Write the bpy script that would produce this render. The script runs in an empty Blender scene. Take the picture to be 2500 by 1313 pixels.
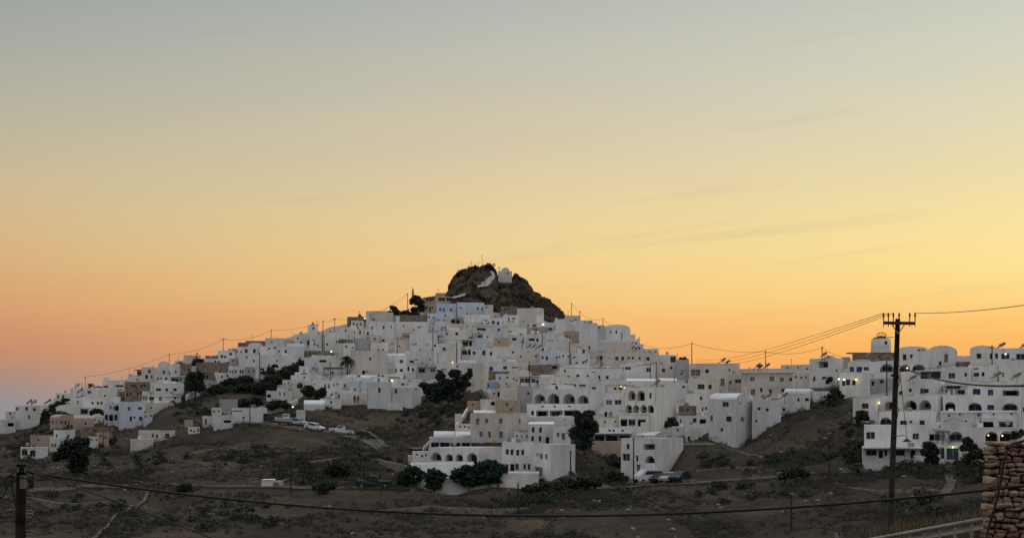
import bpy, math, random
from mathutils import Vector, noise as mnoise
C = bpy.context.scene
COL = C.collection
F, HOR, CX = 3500.0, 1020.0, 1250.0        # focal length, horizon row and centre column of the 2500 px wide photograph
R = math.radians
# ---------------------------------------------------------------- camera
cd = bpy.data.cameras.new('camera'); cam = bpy.data.objects.new('camera', cd); COL.objects.link(cam)
cam.location = (0, 0, 0); cam.rotation_euler = (R(90), 0, 0)
cd.sensor_width = 36; cd.lens = 36 * F / 2500; cd.shift_y = (HOR - 656.5) / 2500
cd.clip_start = 0.5; cd.clip_end = 20000
C.camera = cam
# ---------------------------------------------------------------- light
C.view_settings.view_transform = 'Standard'; C.view_settings.look = 'None'
C.view_settings.exposure = 0; C.view_settings.gamma = 1
SUN_AZ, SUN_EL = R(22), R(2.0)             # the sun is setting low to the right, behind the ridge
BACK = 0.070                               # strength of the sky texture
w = bpy.data.worlds.new('World'); C.world = w; w.use_nodes = True
nt = w.node_tree; N = nt.nodes; L = nt.links; N.clear()
def lin(c):
    return tuple(((x / 255) / 12.92 if x / 255 <= .04045 else ((x / 255 + .055) / 1.055) ** 2.4) for x in c)
def node(t, **k):
    n = N.new(t)
    for a, b in k.items(): setattr(n, a, b)
    return n
def math_n(op, a, b=None, clamp=False):
    n = node('ShaderNodeMath', operation=op); n.use_clamp = clamp
    for i, v in enumerate((a, b)):
        if v is None: continue
        if isinstance(v, (int, float)): n.inputs[i].default_value = v
        else: L.new(v, n.inputs[i])
    return n.outputs[0]
def ramp(fac, stops):
    n = node('ShaderNodeValToRGB'); e = n.color_ramp.elements
    n.color_ramp.interpolation = 'B_SPLINE'
    for i, (p, c) in enumerate(stops):
        x = e[i] if i < 2 else e.new(p)
        x.position = p; x.color = (*lin(c), 1)
    L.new(fac, n.inputs[0]); return n.outputs[0]
def mixc(f, a, b, mode='MIX'):
    n = node('ShaderNodeMix', data_type='RGBA', blend_type=mode)
    if isinstance(f, (int, float)): n.inputs[0].default_value = f
    else: L.new(f, n.inputs[0])
    for i, v in ((6, a), (7, b)):
        if isinstance(v, tuple): n.inputs[i].default_value = v
        else: L.new(v, n.inputs[i])
    return n.outputs[2]
tc = node('ShaderNodeTexCoord'); sp = node('ShaderNodeSeparateXYZ'); L.new(tc.outputs['Generated'], sp.inputs[0])
X_, Y_, Z_ = sp.outputs
hyp = math_n('SQRT', math_n('ADD', math_n('MULTIPLY', X_, X_), math_n('MULTIPLY', Y_, Y_)))
tanel = math_n('DIVIDE', Z_, math_n('MAXIMUM', hyp, .001))
# streaky thin cloud: noise stretched along the horizon bends the elevation the colours are read at
az = math_n('ARCTAN2', X_, Y_)
cb = node('ShaderNodeCombineXYZ'); L.new(math_n('MULTIPLY', az, 3.0), cb.inputs[0])
L.new(math_n('MULTIPLY', math_n('SUBTRACT', tanel, math_n('MULTIPLY', az, .07)), 40), cb.inputs[1])
nz = node('ShaderNodeTexNoise'); nz.inputs['Scale'].default_value = 1.0; nz.inputs['Detail'].default_value = 4; nz.inputs['Roughness'].default_value = .5
L.new(cb.outputs[0], nz.inputs['Vector'])
t0 = math_n('ADD', tanel, math_n('MULTIPLY', math_n('SUBTRACT', nz.outputs['Fac'], .5), .018))
tt = math_n('DIVIDE', t0, .42, clamp=True)
def P(py): return max(0, (HOR - py) / F / .42)
#SKY#
LEFT = [(0, (138,142,146)), (P(985), (146,144,145)), (P(940), (163,140,134)), (P(880), (190,138,112)), (P(800), (212,150,108)), (P(720), (215,169,119)), (P(640), (216,178,128)), (P(520), (210,187,142)), (P(380), (192,184,155)), (P(200), (172,174,163)), (P(0), (154,160,160)), (1, (140,150,156))]
MID = [(0, (225,150,100)), (P(985), (232,160,100)), (P(940), (236,166,98)), (P(860), (241,175,108)), (P(760), (243,191,120)), (P(680), (242,204,136)), (P(600), (237,210,150)), (P(480), (227,206,161)), (P(360), (215,200,168)), (P(200), (198,194,176)), (P(0), (182,186,180)), (1, (150,160,166))]
RIGHT = [(0, (250,158,84)), (P(960), (252,165,84)), (P(900), (255,172,84)), (P(840), (255,188,100)), (P(760), (255,210,126)), (P(690), (255,224,146)), (P(600), (253,229,156)), (P(480), (241,223,168)), (P(340), (227,218,182)), (P(180), (213,212,192)), (P(0), (202,205,192)), (1, (160,170,176))]
rl, rm, rr = ramp(tt, LEFT), ramp(tt, MID), ramp(tt, RIGHT)
s = math_n('ADD', math_n('MULTIPLY', az, 1.42), .5)
c1 = mixc(math_n('MULTIPLY', s, 2, True), rl, rm)
front = mixc(math_n('SUBTRACT', math_n('MULTIPLY', s, 2), 1, True), c1, rr)
sky = node('ShaderNodeTexSky', sky_type='NISHITA'); sky.sun_disc = False
sky.sun_elevation = SUN_EL; sky.sun_rotation = SUN_AZ; sky.altitude = 100; sky.dust_density = 2.0
skyb = mixc(1.0, sky.outputs[0], (3.12, 3.05, 3.16, 1), 'ADD')
# clear dusk sky: brightest overhead, dull toward the dark eastern horizon behind the camera
el = math_n('MULTIPLY', Z_, Z_); gain = math_n('MULTIPLY', math_n('ADD', math_n('MULTIPLY', math_n('MAXIMUM', Z_, 0), 3.1), .30), BACK)
gc = node('ShaderNodeCombineXYZ')
for i in range(3): L.new(gain, gc.inputs[i])
skys = mixc(1.0, skyb, gc.outputs[0], 'MULTIPLY')
# the glow band stands over the sunset; overhead and behind it fades into the sky texture
f1 = math_n('SUBTRACT', 1, math_n('DIVIDE', math_n('SUBTRACT', tanel, .30), .5, True))
f2 = math_n('MULTIPLY', math_n('ADD', Y_, .15), 2.2, True)
nz2 = node('ShaderNodeTexNoise'); nz2.inputs['Scale'].default_value = 1.0; nz2.inputs['Detail'].default_value = 3
cb2 = node('ShaderNodeCombineXYZ'); L.new(math_n('MULTIPLY', az, 4.5), cb2.inputs[0]); L.new(math_n('MULTIPLY', math_n('SUBTRACT', tanel, math_n('MULTIPLY', az, .11)), 75), cb2.inputs[1]); cb2.inputs[2].default_value = 4.2
L.new(cb2.outputs[0], nz2.inputs['Vector'])
st = math_n('MULTIPLY', math_n('SUBTRACT', nz2.outputs['Fac'], .62), 1.2, True)
front = mixc(st, front, (.50, .36, .24, 1))
# the one long grey streak right of the hill
dd = math_n('DIVIDE', math_n('SUBTRACT', math_n('SUBTRACT', t0, math_n('MULTIPLY', az, .085)), .1125), .0042)
gg = math_n('MAXIMUM', math_n('SUBTRACT', 1, math_n('MULTIPLY', dd, dd)), 0)
wa = math_n('DIVIDE', math_n('SUBTRACT', az, .17), .13); ww = math_n('MAXIMUM', math_n('SUBTRACT', 1, math_n('MULTIPLY', wa, wa)), 0)
front = mixc(math_n('MULTIPLY', math_n('MULTIPLY', gg, ww), .17), front, (.52, .42, .24, 1))
col = mixc(math_n('MULTIPLY', math_n('MAXIMUM', f1, 0), f2), skys, front)
bg = node('ShaderNodeBackground'); bg.inputs[1].default_value = 1.0; L.new(col, bg.inputs[0])
ow = node('ShaderNodeOutputWorld'); L.new(bg.outputs[0], ow.inputs[0])
sl = bpy.data.lights.new('sun', 'SUN'); sl.energy = 0.5; sl.angle = R(10); sl.color = (1, .72, .45)
so = bpy.data.objects.new('sun', sl); COL.objects.link(so)
sd = Vector((math.sin(SUN_AZ) * math.cos(SUN_EL), math.cos(SUN_AZ) * math.cos(SUN_EL), math.sin(SUN_EL)))
so.rotation_euler = sd.to_track_quat('Z', 'Y').to_euler(); so.location = sd * 100
# ---------------------------------------------------------------- helpers
rnd = random.Random(7)
def at(px, py, D):                          # the world point at depth D behind a pixel of the photograph
    return Vector(((px - CX) / F * D, D, (HOR - py) / F * D))
def tag(o, label=None, cat=None, group=None, kind=None):
    if label: o['label'] = label
    if cat: o['category'] = cat
    if group: o['group'] = group
    if kind: o['kind'] = kind
    return o
def empty(name, loc, label=None, cat=None, group=None):
    o = bpy.data.objects.new(name, None); COL.objects.link(o); o.location = loc; o.empty_display_size = .5
    return tag(o, label, cat, group)
class MB:
    def __init__(s, org=(0, 0, 0)): s.v = []; s.f = []; s.m = []; s.o = Vector(org)
    def poly(s, pts, m=0):
        k = len(s.v); s.v += [Vector(p) - s.o for p in pts]; s.f.append(tuple(range(k, k + len(pts)))); s.m.append(m)
    def box(s, c, ax, ay, az, m=0):         # centre, three half vectors
        c = Vector(c); ax = Vector(ax); ay = Vector(ay); az = Vector(az); k = len(s.v)
        for dz in (-1, 1):
            for dx, dy in ((-1, -1), (1, -1), (1, 1), (-1, 1)): s.v.append(c + ax * dx + ay * dy + az * dz - s.o)
        for f in ((3, 2, 1, 0), (4, 5, 6, 7), (0, 1, 5, 4), (1, 2, 6, 5), (2, 3, 7, 6), (3, 0, 4, 7)):
            s.f.append(tuple(k + i for i in f)); s.m.append(m)
    def abox(s, x0, x1, y0, y1, z0, z1, m=0):
        s.box(((x0 + x1) / 2, (y0 + y1) / 2, (z0 + z1) / 2), ((x1 - x0) / 2, 0, 0), (0, (y1 - y0) / 2, 0), (0, 0, (z1 - z0) / 2), m)
    def tube(s, pts, r, n=6, m=0, cap=True):
        pts = [Vector(p) for p in pts]; rs = r if isinstance(r, (list, tuple)) else [r] * len(pts); k = len(s.v)
        for i, p in enumerate(pts):
            d = (pts[min(i + 1, len(pts) - 1)] - pts[max(i - 1, 0)]).normalized()
            a = d.cross(Vector((0, 0, 1)) if abs(d.z) < .9 else Vector((1, 0, 0))).normalized(); b = d.cross(a)
            for j in range(n):
                t = 2 * math.pi * j / n; s.v.append(p + (a * math.cos(t) + b * math.sin(t)) * rs[i] - s.o)
        for i in range(len(pts) - 1):
            for j in range(n):
                s.f.append((k + i * n + j, k + i * n + (j + 1) % n, k + (i + 1) * n + (j + 1) % n, k + (i + 1) * n + j)); s.m.append(m)
        if cap:
            s.f.append(tuple(k + j for j in range(n))); s.m.append(m)
            s.f.append(tuple(k + (len(pts) - 1) * n + j for j in reversed(range(n)))); s.m.append(m)
    def ball(s, c, r, nu=8, nv=5, m=0, jit=0):
        c = Vector(c); rr_ = r if isinstance(r, (tuple, list)) else (r, r, r); k = len(s.v)
        s.v.append(c + Vector((0, 0, -rr_[2])) - s.o)
        for i in range(1, nv):
            ph = math.pi * i / nv - math.pi / 2
            for j in range(nu):
                th = 2 * math.pi * j / nu; q = 1 + rnd.uniform(-jit, jit)
                s.v.append(c + Vector((rr_[0] * math.cos(ph) * math.cos(th), rr_[1] * math.cos(ph) * math.sin(th), rr_[2] * math.sin(ph))) * q - s.o)
        s.v.append(c + Vector((0, 0, rr_[2])) - s.o); t = len(s.v) - 1
        for j in range(nu):
            s.f.append((k, k + 1 + (j + 1) % nu, k + 1 + j)); s.m.append(m)
            s.f.append((t, t - nu + j, t - nu + (j + 1) % nu)); s.m.append(m)
        for i in range(nv - 2):
            for j in range(nu):
                a = k + 1 + i * nu; s.f.append((a + j, a + (j + 1) % nu, a + nu + (j + 1) % nu, a + nu + j)); s.m.append(m)
    def build(s, name, mats, parent=None, smooth=False, wob=0):
        if wob:                             # hand built walls: nothing is quite straight
            for i, q in enumerate(s.v):
                a = q + s.o; n1 = mnoise.noise_vector(a / 3.1) * wob; n2 = mnoise.noise_vector(a / 1.1) * wob * .4; s.v[i] = q + n1 + n2
        me = bpy.data.meshes.new(name); me.from_pydata([tuple(p) for p in s.v], [], s.f)
        if not isinstance(mats, (list, tuple)): mats = [mats]
        for q in mats: me.materials.append(q)
        for p, m in zip(me.polygons, s.m): p.material_index = m; p.use_smooth = smooth
        o = bpy.data.objects.new(name, me); COL.objects.link(o)
        if parent: o.parent = parent
        else: o.location = s.o
        return o
def copy_tree(o, parent=None):
    c = o.copy(); COL.objects.link(c); c.parent = parent
    for ch in list(o.children): copy_tree(ch, c)
    return c
# ---------------------------------------------------------------- materials
def mat(name, base, rough=.9, var=.12, scale=.6, var2=None, bump=0, metal=0, spec=.3, emit=None, estr=0, streak=False):
    m = bpy.data.materials.new(name); m.use_nodes = True; t = m.node_tree; b = t.nodes['Principled BSDF']
    b.inputs['Roughness'].default_value = rough; b.inputs['Metallic'].default_value = metal
    b.inputs['Specular IOR Level'].default_value = spec
    if emit: b.inputs['Emission Color'].default_value = (*emit, 1); b.inputs['Emission Strength'].default_value = estr
    g = t.nodes.new('ShaderNodeNewGeometry')
    n = t.nodes.new('ShaderNodeTexNoise'); n.inputs['Scale'].default_value = scale; n.inputs['Detail'].default_value = 6; n.inputs['Roughness'].default_value = .65
    v = g.outputs['Position']
    if streak:
        mp = t.nodes.new('ShaderNodeMapping'); mp.inputs['Scale'].default_value = (1, 1, .35); t.links.new(v, mp.inputs[0]); v = mp.outputs[0]
    t.links.new(v, n.inputs['Vector'])
    r = t.nodes.new('ShaderNodeValToRGB'); e = r.color_ramp.elements
    lo = var2 or tuple(max(0, x * (1 - 2 * var)) for x in base); hi = tuple(min(1, x * (1 + var * .6)) for x in base)
    e[0].position = .33; e[0].color = (*lo, 1); e[1].position = .55; e[1].color = (*hi, 1)
    t.links.new(n.outputs['Fac'], r.inputs[0]); out = r.outputs[0]
    if streak:                              # run-off stains and patched lime coats
        m3 = t.nodes.new('ShaderNodeMapping'); m3.inputs['Scale'].default_value = (1, 1, .22); t.links.new(g.outputs['Position'], m3.inputs[0])
        n3 = t.nodes.new('ShaderNodeTexNoise'); n3.inputs['Scale'].default_value = 1.3; n3.inputs['Detail'].default_value = 7; n3.inputs['Roughness'].default_value = .7; t.links.new(m3.outputs[0], n3.inputs['Vector'])
        r3 = t.nodes.new('ShaderNodeValToRGB'); q = r3.color_ramp.elements; q[0].position = .36; q[0].color = (.86, .845, .82, 1); q[1].position = .55; q[1].color = (1, 1, 1, 1); t.links.new(n3.outputs['Fac'], r3.inputs[0])
        mx = t.nodes.new('ShaderNodeMix'); mx.data_type = 'RGBA'; mx.blend_type = 'MULTIPLY'; mx.inputs[0].default_value = 1; t.links.new(out, mx.inputs[6]); t.links.new(r3.outputs[0], mx.inputs[7]); out = mx.outputs[2]
    t.links.new(out, b.inputs['Base Color'])
    if bump:
        n2 = t.nodes.new('ShaderNodeTexNoise'); n2.inputs['Scale'].default_value = scale * 5; n2.inputs['Detail'].default_value = 5
        t.links.new(g.outputs['Position'], n2.inputs['Vector'])
        bp = t.nodes.new('ShaderNodeBump'); bp.inputs['Strength'].default_value = .6; bp.inputs['Distance'].default_value = bump
        t.links.new(n2.outputs['Fac'], bp.inputs['Height']); t.links.new(bp.outputs[0], b.inputs['Normal'])
    return m
WHITES = [mat('whitewash_a', (.80, .79, .77), var=.05, scale=.25, bump=.03, streak=True, var2=(.69, .67, .645)),
          mat('whitewash_b', (.74, .73, .72), var=.07, scale=.3, bump=.03, streak=True, var2=(.63, .62, .60)),
          mat('whitewash_c', (.78, .76, .72), var=.07, scale=.2, bump=.03, streak=True, var2=(.66, .63, .585)),
          mat('whitewash_d', (.70, .70, .70), var=.07, scale=.3, bump=.03, streak=True, var2=(.60, .595, .59))]
ROOFW = [mat('roof_lime_a', (.80, .81, .82), var=.05, scale=.4, var2=(.69, .69, .69)), mat('roof_lime_b', (.74, .75, .76), var=.06, scale=.3, var2=(.60, .60, .595))]
M = dict(
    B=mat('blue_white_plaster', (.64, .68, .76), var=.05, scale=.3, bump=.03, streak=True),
    C=mat('cream_plaster', (.68, .62, .55), var=.08, scale=.3, bump=.03, streak=True),
    T=mat('ochre_plaster', (.50, .385, .295), var=.08, scale=.3, bump=.03, streak=True),
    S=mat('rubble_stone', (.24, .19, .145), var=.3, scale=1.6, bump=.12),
    G=mat('grey_plaster', (.46, .45, .45), var=.08, scale=.4, bump=.03, streak=True),
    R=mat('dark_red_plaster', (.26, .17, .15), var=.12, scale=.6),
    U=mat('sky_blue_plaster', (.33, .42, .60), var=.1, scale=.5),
    glass=mat('dark_glass', (.022, .024, .03), rough=.35, var=.1, spec=.4),
    frame=mat('white_frame', (.6, .6, .58), rough=.6, var=.05),
    blue=mat('blue_paint', (.022, .042, .13), rough=.5, var=.15),
    bluel=mat('light_blue_paint', (.12, .22, .42), rough=.5, var=.12),
    teal=mat('teal_paint', (.02, .075, .10), rough=.5, var=.15),
    brown=mat('brown_wood', (.085, .048, .035), rough=.6, var=.2),
    grey=mat('grey_shutter', (.17, .165, .165), rough=.6, var=.15),
    green=mat('green_paint', (.03, .065, .055), rough=.5, var=.15),
    void=mat('interior_dark', (.02, .018, .018), rough=1, var=.1),
    pole=mat('creosoted_wood', (.045, .032, .026), rough=.85, var=.35, scale=3, bump=.01),
    wire=mat('cable_black', (.012, .011, .012), rough=.6, var=.1),
    metal=mat('galvanised_metal', (.32, .33, .33), rough=.5, var=.1, metal=.6),
    rust=mat('rusty_metal', (.12, .055, .035), rough=.8, var=.3, scale=4),
    panel=mat('solar_panel_glass', (.05, .03, .032), rough=.3, var=.1, spec=.5),
    tank=mat('heater_tank', (.30, .27, .24), rough=.5, var=.1),
    trunk=mat('bark', (.085, .062, .045), rough=.9, var=.3, scale=2),
    asphalt=mat('asphalt', (.085, .077, .066), rough=.9, var=.15, scale=1),
    conc=mat('pale_concrete', (.27, .25, .225), rough=.9, var=.2, scale=.8, bump=.02),
    whitep=mat('car_paint_white', (.62, .64, .65), rough=.3, var=.02, spec=.5),
    silver=mat('car_paint_silver', (.40, .43, .44), rough=.3, var=.02, metal=.3),
    darkp=mat('car_paint_dark', (.02, .024, .028), rough=.3, var=.02),
    greenp=mat('car_paint_green', (.012, .03, .026), rough=.3, var=.02),
    tyre=mat('tyre_rubber', (.015, .015, .015), rough=.9, var=.1),
    tail=mat('lamp_lens', (.35, .30, .28), rough=.3, var=.05),
    skin=mat('skin', (.35, .2, .14), rough=.7, var=.05),
    cloth=mat('dark_clothes', (.05, .042, .04), rough=.9, var=.2, scale=5),
    pink=mat('pink_tiles', (.42, .17, .13), rough=.8, var=.15, scale=2),
    cloth_red=mat('red_canvas', (.10, .018, .022), rough=.9, var=.15),
    reed=mat('reed_thatch', (.10, .075, .055), rough=1, var=.35, scale=4, bump=.05),
)
def leafmat(name, c):
    m = bpy.data.materials.new(name); m.use_nodes = True; t = m.node_tree; b = t.nodes['Principled BSDF']
    b.inputs['Roughness'].default_value = .8; b.inputs['Specular IOR Level'].default_value = .15
    g = t.nodes.new('ShaderNodeNewGeometry'); r = t.nodes.new('ShaderNodeValToRGB')
    e = r.color_ramp.elements; e[0].color = (*[x * .55 for x in c], 1); e[1].color = (*[x * 1.45 for x in c], 1)
    t.links.new(g.outputs['Random Per Island'], r.inputs[0]); t.links.new(r.outputs[0], b.inputs['Base Color'])
    return m
M['leaf'] = leafmat('leaf_olive', (.052, .056, .034)); M['leafd'] = leafmat('leaf_dark', (.042, .054, .040))
M['pine'] = leafmat('leaf_pine', (.036, .062, .040)); M['scrub'] = leafmat('leaf_scrub', (.040, .040, .029)); M['dry'] = leafmat('dry_stalks', (.13, .10, .06))
for k_, e_ in (('lw', (1, .93, .75)), ('ly', (1, .82, .25)), ('lg', (.75, 1, .85)), ('lp', (1, .62, .5))):
    M[k_] = mat('lamp_' + k_, (.8, .8, .8), emit=e_, estr=1.6, var=.02)
# ---------------------------------------------------------------- terrain: ground height as a function of azimuth and distance
COLS = [
 (-250, [(150,1313),(200,1235),(260,1150),(330,1095),(370,1065)]),
 (0,   [(150,1313),(200,1212),(250,1148),(300,1105),(350,1062),(385,1036)]),
 (80,  [(150,1313),(200,1207),(250,1152),(285,1122),(330,1078),(370,1040),(400,1002)]),
 (160, [(150,1313),(200,1200),(250,1150),(290,1105),(320,1070),(350,1040),(380,1000),(405,966)]),
 (300, [(150,1313),(200,1193),(240,1150),(280,1105),(300,1085),(335,1042),(358,1005),(380,970),(410,925)]),
 (450, [(150,1313),(200,1195),(240,1130),(280,1075),(300,1045),(330,1000),(360,955),(395,905),(415,885)]),
 (600, [(150,1313),(200,1200),(240,1140),(275,1070),(292,1040),(330,990),(365,930),(400,880),(420,850)]),
 (750, [(150,1313),(200,1200),(250,1110),(285,1055),(310,1010),(340,960),(375,890),(410,835),(425,812)]),
 (850, [(150,1313),(200,1200),(250,1120),(285,1070),(320,1000),(332,978),(360,930),(390,870),(420,805),(430,790)]),
 (1000,[(150,1313),(200,1202),(212,1190),(250,1115),(268,1090),(310,1010),(325,985),(355,930),(385,870),(420,790),(435,758)]),
 (1100,[(150,1313),(200,1202),(212,1188),(240,1130),(270,1060),(300,1000),(325,960),(350,915),(385,850),(420,785),(440,745)]),
 (1200,[(150,1313),(200,1202),(210,1185),(240,1110),(265,1050),(285,1010),(310,960),(350,890),(390,820),(420,778),(445,752)]),
 (1300,[(150,1313),(200,1202),(208,1178),(235,1120),(250,1080),(270,1040),(290,990),(330,920),(370,860),(410,805),(435,775)]),
 (1400,[(150,1313),(200,1200),(208,1172),(216,1125),(225,1097),(240,1082),(255,1058),(280,1000),(320,920),(360,860),(400,812),(420,785)]),
 (1500,[(150,1313),(200,1196),(218,1178),(235,1120),(250,1070),(270,1010),(300,950),(340,890),(380,830),(400,805)]),
 (1600,[(150,1313),(200,1190),(222,1175),(235,1112),(250,1075),(270,1000),(300,950),(340,895),(370,868)]),
 (1680,[(150,1313),(200,1190),(209,1170),(217,1120),(225,1084),(240,1068),(250,1058),(265,1020),(290,960),(320,910),(345,892)]),
 (1800,[(150,1313),(180,1240),(210,1155),(228,1085),(240,1062),(258,1015),(280,965),(300,935),(325,905)]),
 (1900,[(150,1300),(175,1235),(205,1150),(222,1080),(240,1022),(255,1000),(275,960),(300,925),(318,905)]),
 (2000,[(150,1295),(172,1235),(198,1150),(212,1100),(232,1030),(250,978),(265,955),(285,925),(305,900)]),
 (2100,[(150,1290),(165,1250),(192,1150),(200,1120),(215,1050),(235,1000),(250,955),(270,905),(290,878)]),
 (2300,[(150,1280),(165,1220),(185,1145),(192,1120),(205,1075),(215,1038),(235,955),(255,895),(275,868)]),
 (2500,[(140,1300),(160,1210),(180,1130),(190,1105),(210,1035),(235,955),(255,895),(275,880)]),
 (2800,[(140,1300),(160,1210),(180,1130),(190,1105),(210,1035),(235,955),(255,895),(275,880)])]
def zcol(prof, D, px):
    if D < prof[0][0]:
        bank = max(0, min(1, (px - 2050) / 350))
        zb = (HOR - prof[0][1]) / F * prof[0][0]; b2 = max(0, min(1, (px - 1960) / 110))
        near = [(0, -1.6), (8, -2.0), (20, -2.75 + .55 * bank), (25, -2.95 + 1.0 * bank), (29, -3.6 + 1.1 * bank), (38, -7.5 * (1 - b2) + b2 * (-3.75 + .5 * bank)), (58, -14 * (1 - b2) + b2 * (-4.9 + .95 * bank)), (64, -15.5 * (1 - b2) + b2 * (-5.6 + .9 * bank)), (78, -17), (100, -19), (prof[0][0], zb)]
        for (a, za), (b, zb_) in zip(near, near[1:]):
            if D <= b: return za + (zb_ - za) * (D - a) / (b - a)
    for (a, pa), (b, pb) in zip(prof, prof[1:]):
        if D <= b:
            za = (HOR - pa) / F * a; zb = (HOR - pb) / F * b
            return za + (zb - za) * (D - a) / (b - a)
    b, pb = prof[-1]; z = (HOR - pb) / F * b; e = D - b
    return z - (.25 * max(0, e - 12) if e < 60 else 12 + .5 * (e - 60)) if D < 900 else min(z, -110) - .02 * (D - 900)
def zt(px, D):
    px = max(-249, min(2799, px))
    for (a, pa), (b, pb) in zip(COLS, COLS[1:]):
        if px <= b:
            t = (px - a) / (b - a); t = t * t * (3 - 2 * t)
            return max(zcol(pa, D, px) * (1 - t) + zcol(pb, D, px) * t, -130)
def Dat(px, py):                           # distance at which the ground shows at a pixel
    lo, hi = 140, 460
    best = None
    for k in range(65):
        D = lo + k * 5
        if HOR - zt(px, D) * F / D <= py: best = D; break
    if best is None:
        sk = [c[1][-1][0] for c in COLS if c[0] <= px][-1]; return sk
    a, b = best - 5, best
    for _ in range(14):
        m = (a + b) / 2
        if HOR - zt(px, m) * F / m <= py: b = m
        else: a = m
    return b
def fb(x, y, s): return mnoise.fractal(Vector((x / s, y / s, 3.1)), 1.0, 2.1, 4)
FLAT = []
def zn(px, D):                             # with small scale relief
    x = (px - CX) / F * D; z = zt(px, D)
    if D < 60: return z + .08 * fb(x, D, 2.5)
    k = min(1, (D - 60) / 60)
    for fx, fD in FLAT:
        if abs(D - fD) < 12 and abs(x - fx) < 12: k = min(k, max(0, (math.hypot(x - fx, D - fD) - 4) / 8))
    gully = fb(x + .35 * D, D * .45, 16)
    return z + k * (.8 * fb(x, D, 22) + 1.0 * (gully - abs(gully) * .8) + .45 * fb(x + 90, D, 6) + .2 * fb(x, D + 50, 1.8)) * (1 if D < 900 else 0)
for fx_, fy_ in [(646,1029),(728,1038),(722,1024),(768,1050),(832,1059),(895,1071),(1582,1180),(1582,1172),(1612,1178),(1636,1177),(1660,1175),(912,1190),(694,1036),(866,983),(874,984),(655,1188),(620,1030),(670,1034),(1560,1180),(1690,1178),(800,1055),(540,1044),(480,1056)]:
    FLAT.append(((fx_ - CX) / F * Dat(fx_, fy_), Dat(fx_, fy_)))
TOWN0 = [(-250,400),(0,385),(130,372),(250,345),(350,345),(450,372),(560,375),(700,352),(800,330),(1020,328),(1090,342),(1200,300),(1300,262),(1450,255),(1600,250),(1680,252),(1760,262),(1850,262),(1990,266),(2040,262),(2100,236),(2150,205),(2300,193),(2500,188),(2800,188)]
def town0(px):
    for (a, da), (b, db) in zip(TOWN0, TOWN0[1:]):
        if px <= b: return da + (db - da) * (max(px, a) - a) / (b - a)
    return 190
pxs = [-250 + 7.0 * i for i in range(int(3050 / 7.0) + 1)]
Ds = [1, 3, 5, 8, 11, 14, 17, 20, 22, 24, 26, 28, 30, 32, 35, 38, 42, 46, 50, 54, 57, 60, 62, 64, 67, 72, 78, 84, 90, 105, 120, 132] + [140 + 1.1 * i for i in range(int(345 / 1.1))] + [490, 505, 525, 550, 600, 700, 899, 1200, 2000, 4000, 9000]
g = MB()
tm = []
for D in Ds:
    for p in pxs:
        if D < 140 or D > 480: pe = CX + (p - CX) * (1.0 if D < 140 else 1.0 + min(6, (D - 480) / 500))
        else: pe = p
        z = zn(p, D) if D < 900 else -118 - .004 * D
        g.v.append(Vector(((pe - CX) / F * D, D, z)))
        t = (D - town0(p)) / 8
        tm.append(max(0, min(1, t)) if D < 440 else 0)
n_ = len(pxs)
for i in range(len(Ds) - 1):
    for j in range(n_ - 1):
        a = i * n_ + j; g.f.append((a, a + 1, a + n_ + 1, a + n_)); g.m.append(0)
def groundmat(name, town=True, cols=((.040, .035, .026), (.078, .058, .041), (.135, .100, .070)), rockc=(.15, .13, .105)):
    m = bpy.data.materials.new(name); m.use_nodes = True; t = m.node_tree; b = t.nodes['Principled BSDF']
    b.inputs['Roughness'].default_value = .95; b.inputs['Specular IOR Level'].default_value = .1
    A = lambda k: t.nodes.new(k); g_ = A('ShaderNodeNewGeometry'); pos = g_.outputs['Position']
    def nz_(s, d=6, r=.65):
        n = A('ShaderNodeTexNoise'); n.inputs['Scale'].default_value = s; n.inputs['Detail'].default_value = d; n.inputs['Roughness'].default_value = r
        t.links.new(pos, n.inputs['Vector']); return n.outputs['Fac']
    def rp(f, st):
        r = A('ShaderNodeValToRGB'); e = r.color_ramp.elements
        for i, (p, c) in enumerate(st):
            x = e[i] if i < 2 else e.new(p); x.position = p; x.color = (*c, 1)
        t.links.new(f, r.inputs[0]); return r.outputs[0]
    def mx(f, a, b_):
        n = A('ShaderNodeMix'); n.data_type = 'RGBA'; t.links.new(f, n.inputs[0]); t.links.new(a, n.inputs[6]); t.links.new(b_, n.inputs[7]); return n.outputs[2]
    c1 = rp(nz_(.045), ((.38, cols[0]), (.5, cols[1]), (.66, cols[2])))
    c2 = rp(nz_(.5), ((.35, cols[0]), (.62, cols[1])))
    f1_ = rp(nz_(.12), ((.42, (0, 0, 0)), (.6, (1, 1, 1))))
    c = mx(f1_, c1, c2)
    f2_ = rp(nz_(.9, 8, .75), ((.60, (0, 0, 0)), (.68, (1, 1, 1))))
    c = mx(f2_, c, rp(nz_(3), ((.3, rockc), (.7, tuple(x * .7 for x in rockc)))))
    f3_ = rp(nz_(1.7, 8, .7), ((.53, (0, 0, 0)), (.6, (.8, .8, .8))))
    c = mx(f3_, c, rp(nz_(3), ((.3, (.034, .033, .026)), (.7, (.052, .048, .036)))))
    if town:
        at_ = A('ShaderNodeAttribute'); at_.attribute_name = 'town'
        mu = A('ShaderNodeMath'); mu.operation = 'MULTIPLY'; t.links.new(at_.outputs['Fac'], mu.inputs[0])
        t.links.new(rp(nz_(.2), ((.30, (.7, .7, .7)), (.5, (1, 1, 1)))), mu.inputs[1])
        c = mx(mu.outputs[0], c, rp(nz_(.7), ((.35, (.34, .32, .30)), (.6, (.50, .48, .45)))))
    t.links.new(c, b.inputs['Base Color'])
    bp = A('ShaderNodeBump'); bp.inputs['Strength'].default_value = .9; bp.inputs['Distance'].default_value = .35
    t.links.new(nz_(1.6, 10, .75), bp.inputs['Height']); t.links.new(bp.outputs[0], b.inputs['Normal'])
    return m
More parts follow.
